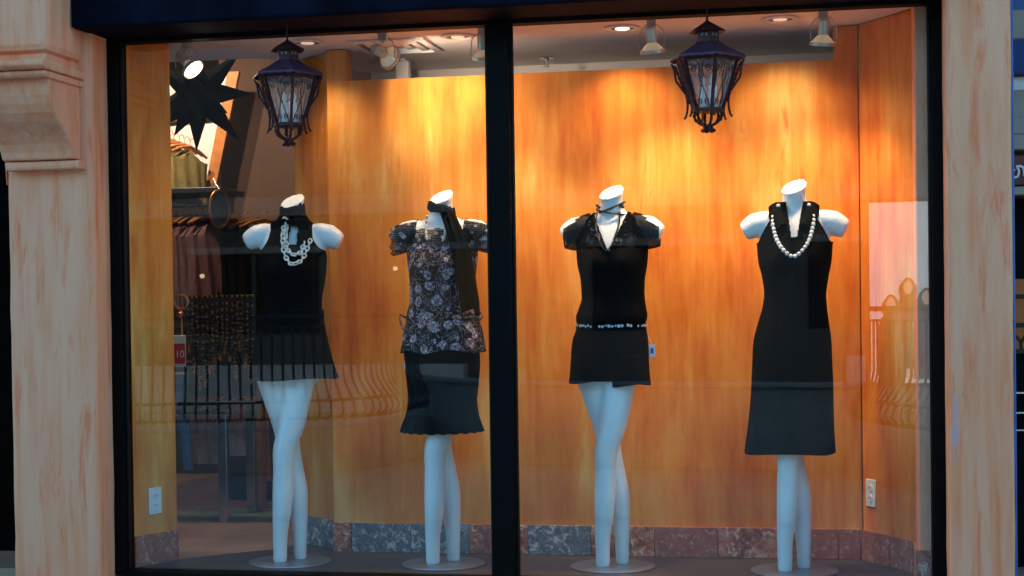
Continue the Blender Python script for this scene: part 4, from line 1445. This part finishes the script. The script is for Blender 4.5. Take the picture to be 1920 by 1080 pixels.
for k in range(8):
    MB().tube([(1.99 + k * .09, .48, .965), (2.0 + k * .09, .48, .94), (2.025 + k * .09, .48, .91), (2.03 + k * .09, .48, .865)], .006, 6).build('grille_scroll', 'rail_iron', nb)
    MB().tube([(2.06 + k * .09, .48, .965), (2.05 + k * .09, .48, .94), (2.028 + k * .09, .48, .905)], .006, 6).build('grille_scroll', 'rail_iron', nb)
for z in (.62, .70, .55):
    box('shelf_edge', (1.95, .46, z), (4.4, .50, z + .006), 'steel', nb, 0)

# ------------------------------------------------------------------ BEHIND THE CAMERA (mirrored by the glass)
# terrace edge: two runs of bellied iron railing with a solid low wall between them
def railing(pts, nbars, label):
    P = spline([(x, y, 0) for x, y in pts], 240)
    rl = empty('terrace_railing', (0, 0, -.42), label, 'railing', 'terrace railings')
    for z, r_ in ((1.46, .022), (1.36, .010), (.66, .014), (.50, .014)):
        MB().tube([(p[0], p[1], z) for p in P[::4]], r_, 6).build('rail', 'rail_iron', rl)
    Q = chain(P, nbars)
    me = None
    for i, p in enumerate(Q):
        d = (Q[min(i + 1, nbars - 1)] - Q[max(i - 1, 0)]).normalized()
        if me is None:
            o = MB().tube([(0, 0, 1.36), (0, 0, .92), (0, .02, .84), (0, .08, .75), (0, .17, .64), (0, .19, .57), (0, .13, .51), (0, 0, .48)], .012, 6).build('bar', 'rail_iron', rl)
            me = o.data
        else:
            o = link('bar', me, None, rl)
        o.location = p
        o.rotation_euler = (0, 0, math.atan2(d.y, d.x))
    kb = MB()
    ang = [math.atan2(P[min(i + 4, 239)][1] - P[max(i - 4, 0)][1], P[min(i + 4, 239)][0] - P[max(i - 4, 0)][0]) for i in range(0, 240, 4)]
    kb.rings([[(p[0] + u * math.sin(a_), p[1] - u * math.cos(a_), z) for u, z in ((.2, 0), (-.2, 0), (-.2, .40), (.2, .40))] for p, a_ in zip(P[::4], ang)])
    kb.build('kerb', 'concrete', rl, .008)


railing([(-9.5, -7.6), (-7.4, -7.3), (-5.73, -7.4), (-5.09, -7.6), (-3.99, -8.0), (-3.25, -8.5), (-3.02, -9.3), (-3.0, -10.2)], 84, 'bellied iron railing turning a corner on the terrace, mirrored in the left pane')
railing([(1.62, -8.1), (1.89, -7.3), (2.62, -6.4), (3.6, -5.7), (5.2, -5.4)], 48, 'bellied iron railing on the terrace, mirrored at the right end of the glass')
lw = empty('terrace_wall', (0, 0, -.42), 'pale low terrace wall between the two railings', 'wall')
MB().rings([[(x, y - .15, 0), (x, y + .15, 0), (x, y + .15, .76), (x, y - .15, .76)] for x, y in ((-3.5, -11.4), (-2.75, -10.0), (-1.54, -9.0), (.04, -8.6), (1.66, -8.38))]).build('wall_body', 'concrete', lw, .01)
MB().rings([[(x, y - .19, .762), (x, y + .19, .762), (x, y + .19, .80), (x, y - .19, .80)] for x, y in ((-3.52, -11.42), (-2.75, -10.0), (-1.54, -9.0), (.04, -8.6), (1.69, -8.37))]).build('coping', 'concrete', lw, .008)

# light box poster of four people
ps = empty('poster_light_box', (0, -9.6, -.42), 'backlit white poster of four people beyond the terrace railing', 'poster')
box('case', (1.62, -.12, .70), (3.40, -.01, 2.52), 'frame_black', ps, .01)
box('sheet', (1.66, .0, .74), (3.36, .006, 2.48), 'poster_white', ps, 0)


def blob(name, cx, cz, rx, rz_, mat, y, n=24, parent=None, wob=0):
    return MB().prism([(cx + rx * (1 + wob * math.sin(5 * a)) * math.cos(a), cz + rz_ * (1 + wob * math.cos(4 * a)) * math.sin(a)) for a in np.linspace(0, 2 * PI, n, endpoint=False)], 'y', y, y + .002).build(name, mat, parent)


for k, (x, z, hair, cl) in enumerate(((1.86, 1.50, 'poster_hair', 'poster_hair'), (2.02, 1.66, 'poster_hair', 'poster_plum'), (2.19, 1.56, 'poster_hair', 'poster_plum'), (2.42, 1.62, 'poster_hair', 'poster_blue'))):
    y = .010 + k * .012
    MB().prism([(x - .03, z - .07), (x + .03, z - .07), (x + .09, z - .13), (x + .12, z - .22), (x + .13, z - .50), (x + .12, z - .78), (x - .12, z - .78), (x - .13, z - .50), (x - .12, z - .22), (x - .09, z - .13)], 'y', y, y + .002).build('printed_torso', cl, ps)
    blob('printed_hair', x, z - .05, .085, .140, hair, y + .003, 30, ps, .04)
    blob('printed_face', x, z, .044, .066, 'poster_skin', y + .006, 20, ps)
    blob('printed_arm', x + .06, z - .45, .04, .16, 'poster_skin', y + .006, 16, ps)

# opposite building: dark ground floor with lit shop windows, pale upper storey
ob = empty('opposite_building', (0, -17.0, -.42), 'dark building across the terrace with lit shop windows', 'building')
box('wall', (-16, -.6, 0), (14, 0, 7.0), 'facade_dark', ob, 0)
box('plinth', (-16, .002, 0), (-4.0, .30, .72), 'pale_render', ob, .02)
box('plinth', (1.5, .002, 0), (14, .30, .80), 'pale_render', ob, .02)
box('cornice', (-16, 0, 2.95), (14, .35, 3.25), 'concrete_dim', ob, .02)
for k in range(9):
    x = -14.5 + k * 3.1
    w_ = empty('w', (0, 0, 0)) if False else None
    g = box('window', (x, .001, 1.2), (x + 2.0, .05, 2.4), 'shop_glow' if k in (1, 3) else 'frame_black', ob, 0)
    box('window_frame', (x - .08, .0, 2.41), (x + 2.08, .09, 2.52), 'concrete_dim', g, .01)
    box('window_frame', (x + .97, .051, 1.2), (x + 1.03, .09, 2.4), 'rail_iron', g, 0)

# two small wall lamps on the opposite front
for x, z, lb in ((-5.05, 2.18, 'small lit globe lamp on the dark building opposite, mirrored near the floral blouse'), (-8.10, 2.12, 'small lit globe lamp on the dark building opposite, mirrored over the mauve blouses')):
    e = empty('wall_lamp', (x, -16.99, z - .42), lb, 'lamp', 'lamps on the opposite building')
    MB().tube([(0, 0, 0), (0, .12, .04), (0, .16, 0)], .012, 8).build('arm', 'rail_iron', e)
    MB().lathe([(.0, -.07), (.030, -.06), (.04, -.035), (.030, -.008), (.0, .0)], 16, (0, .16, 0), cap=False).build('globe', 'lamp_globe', e)
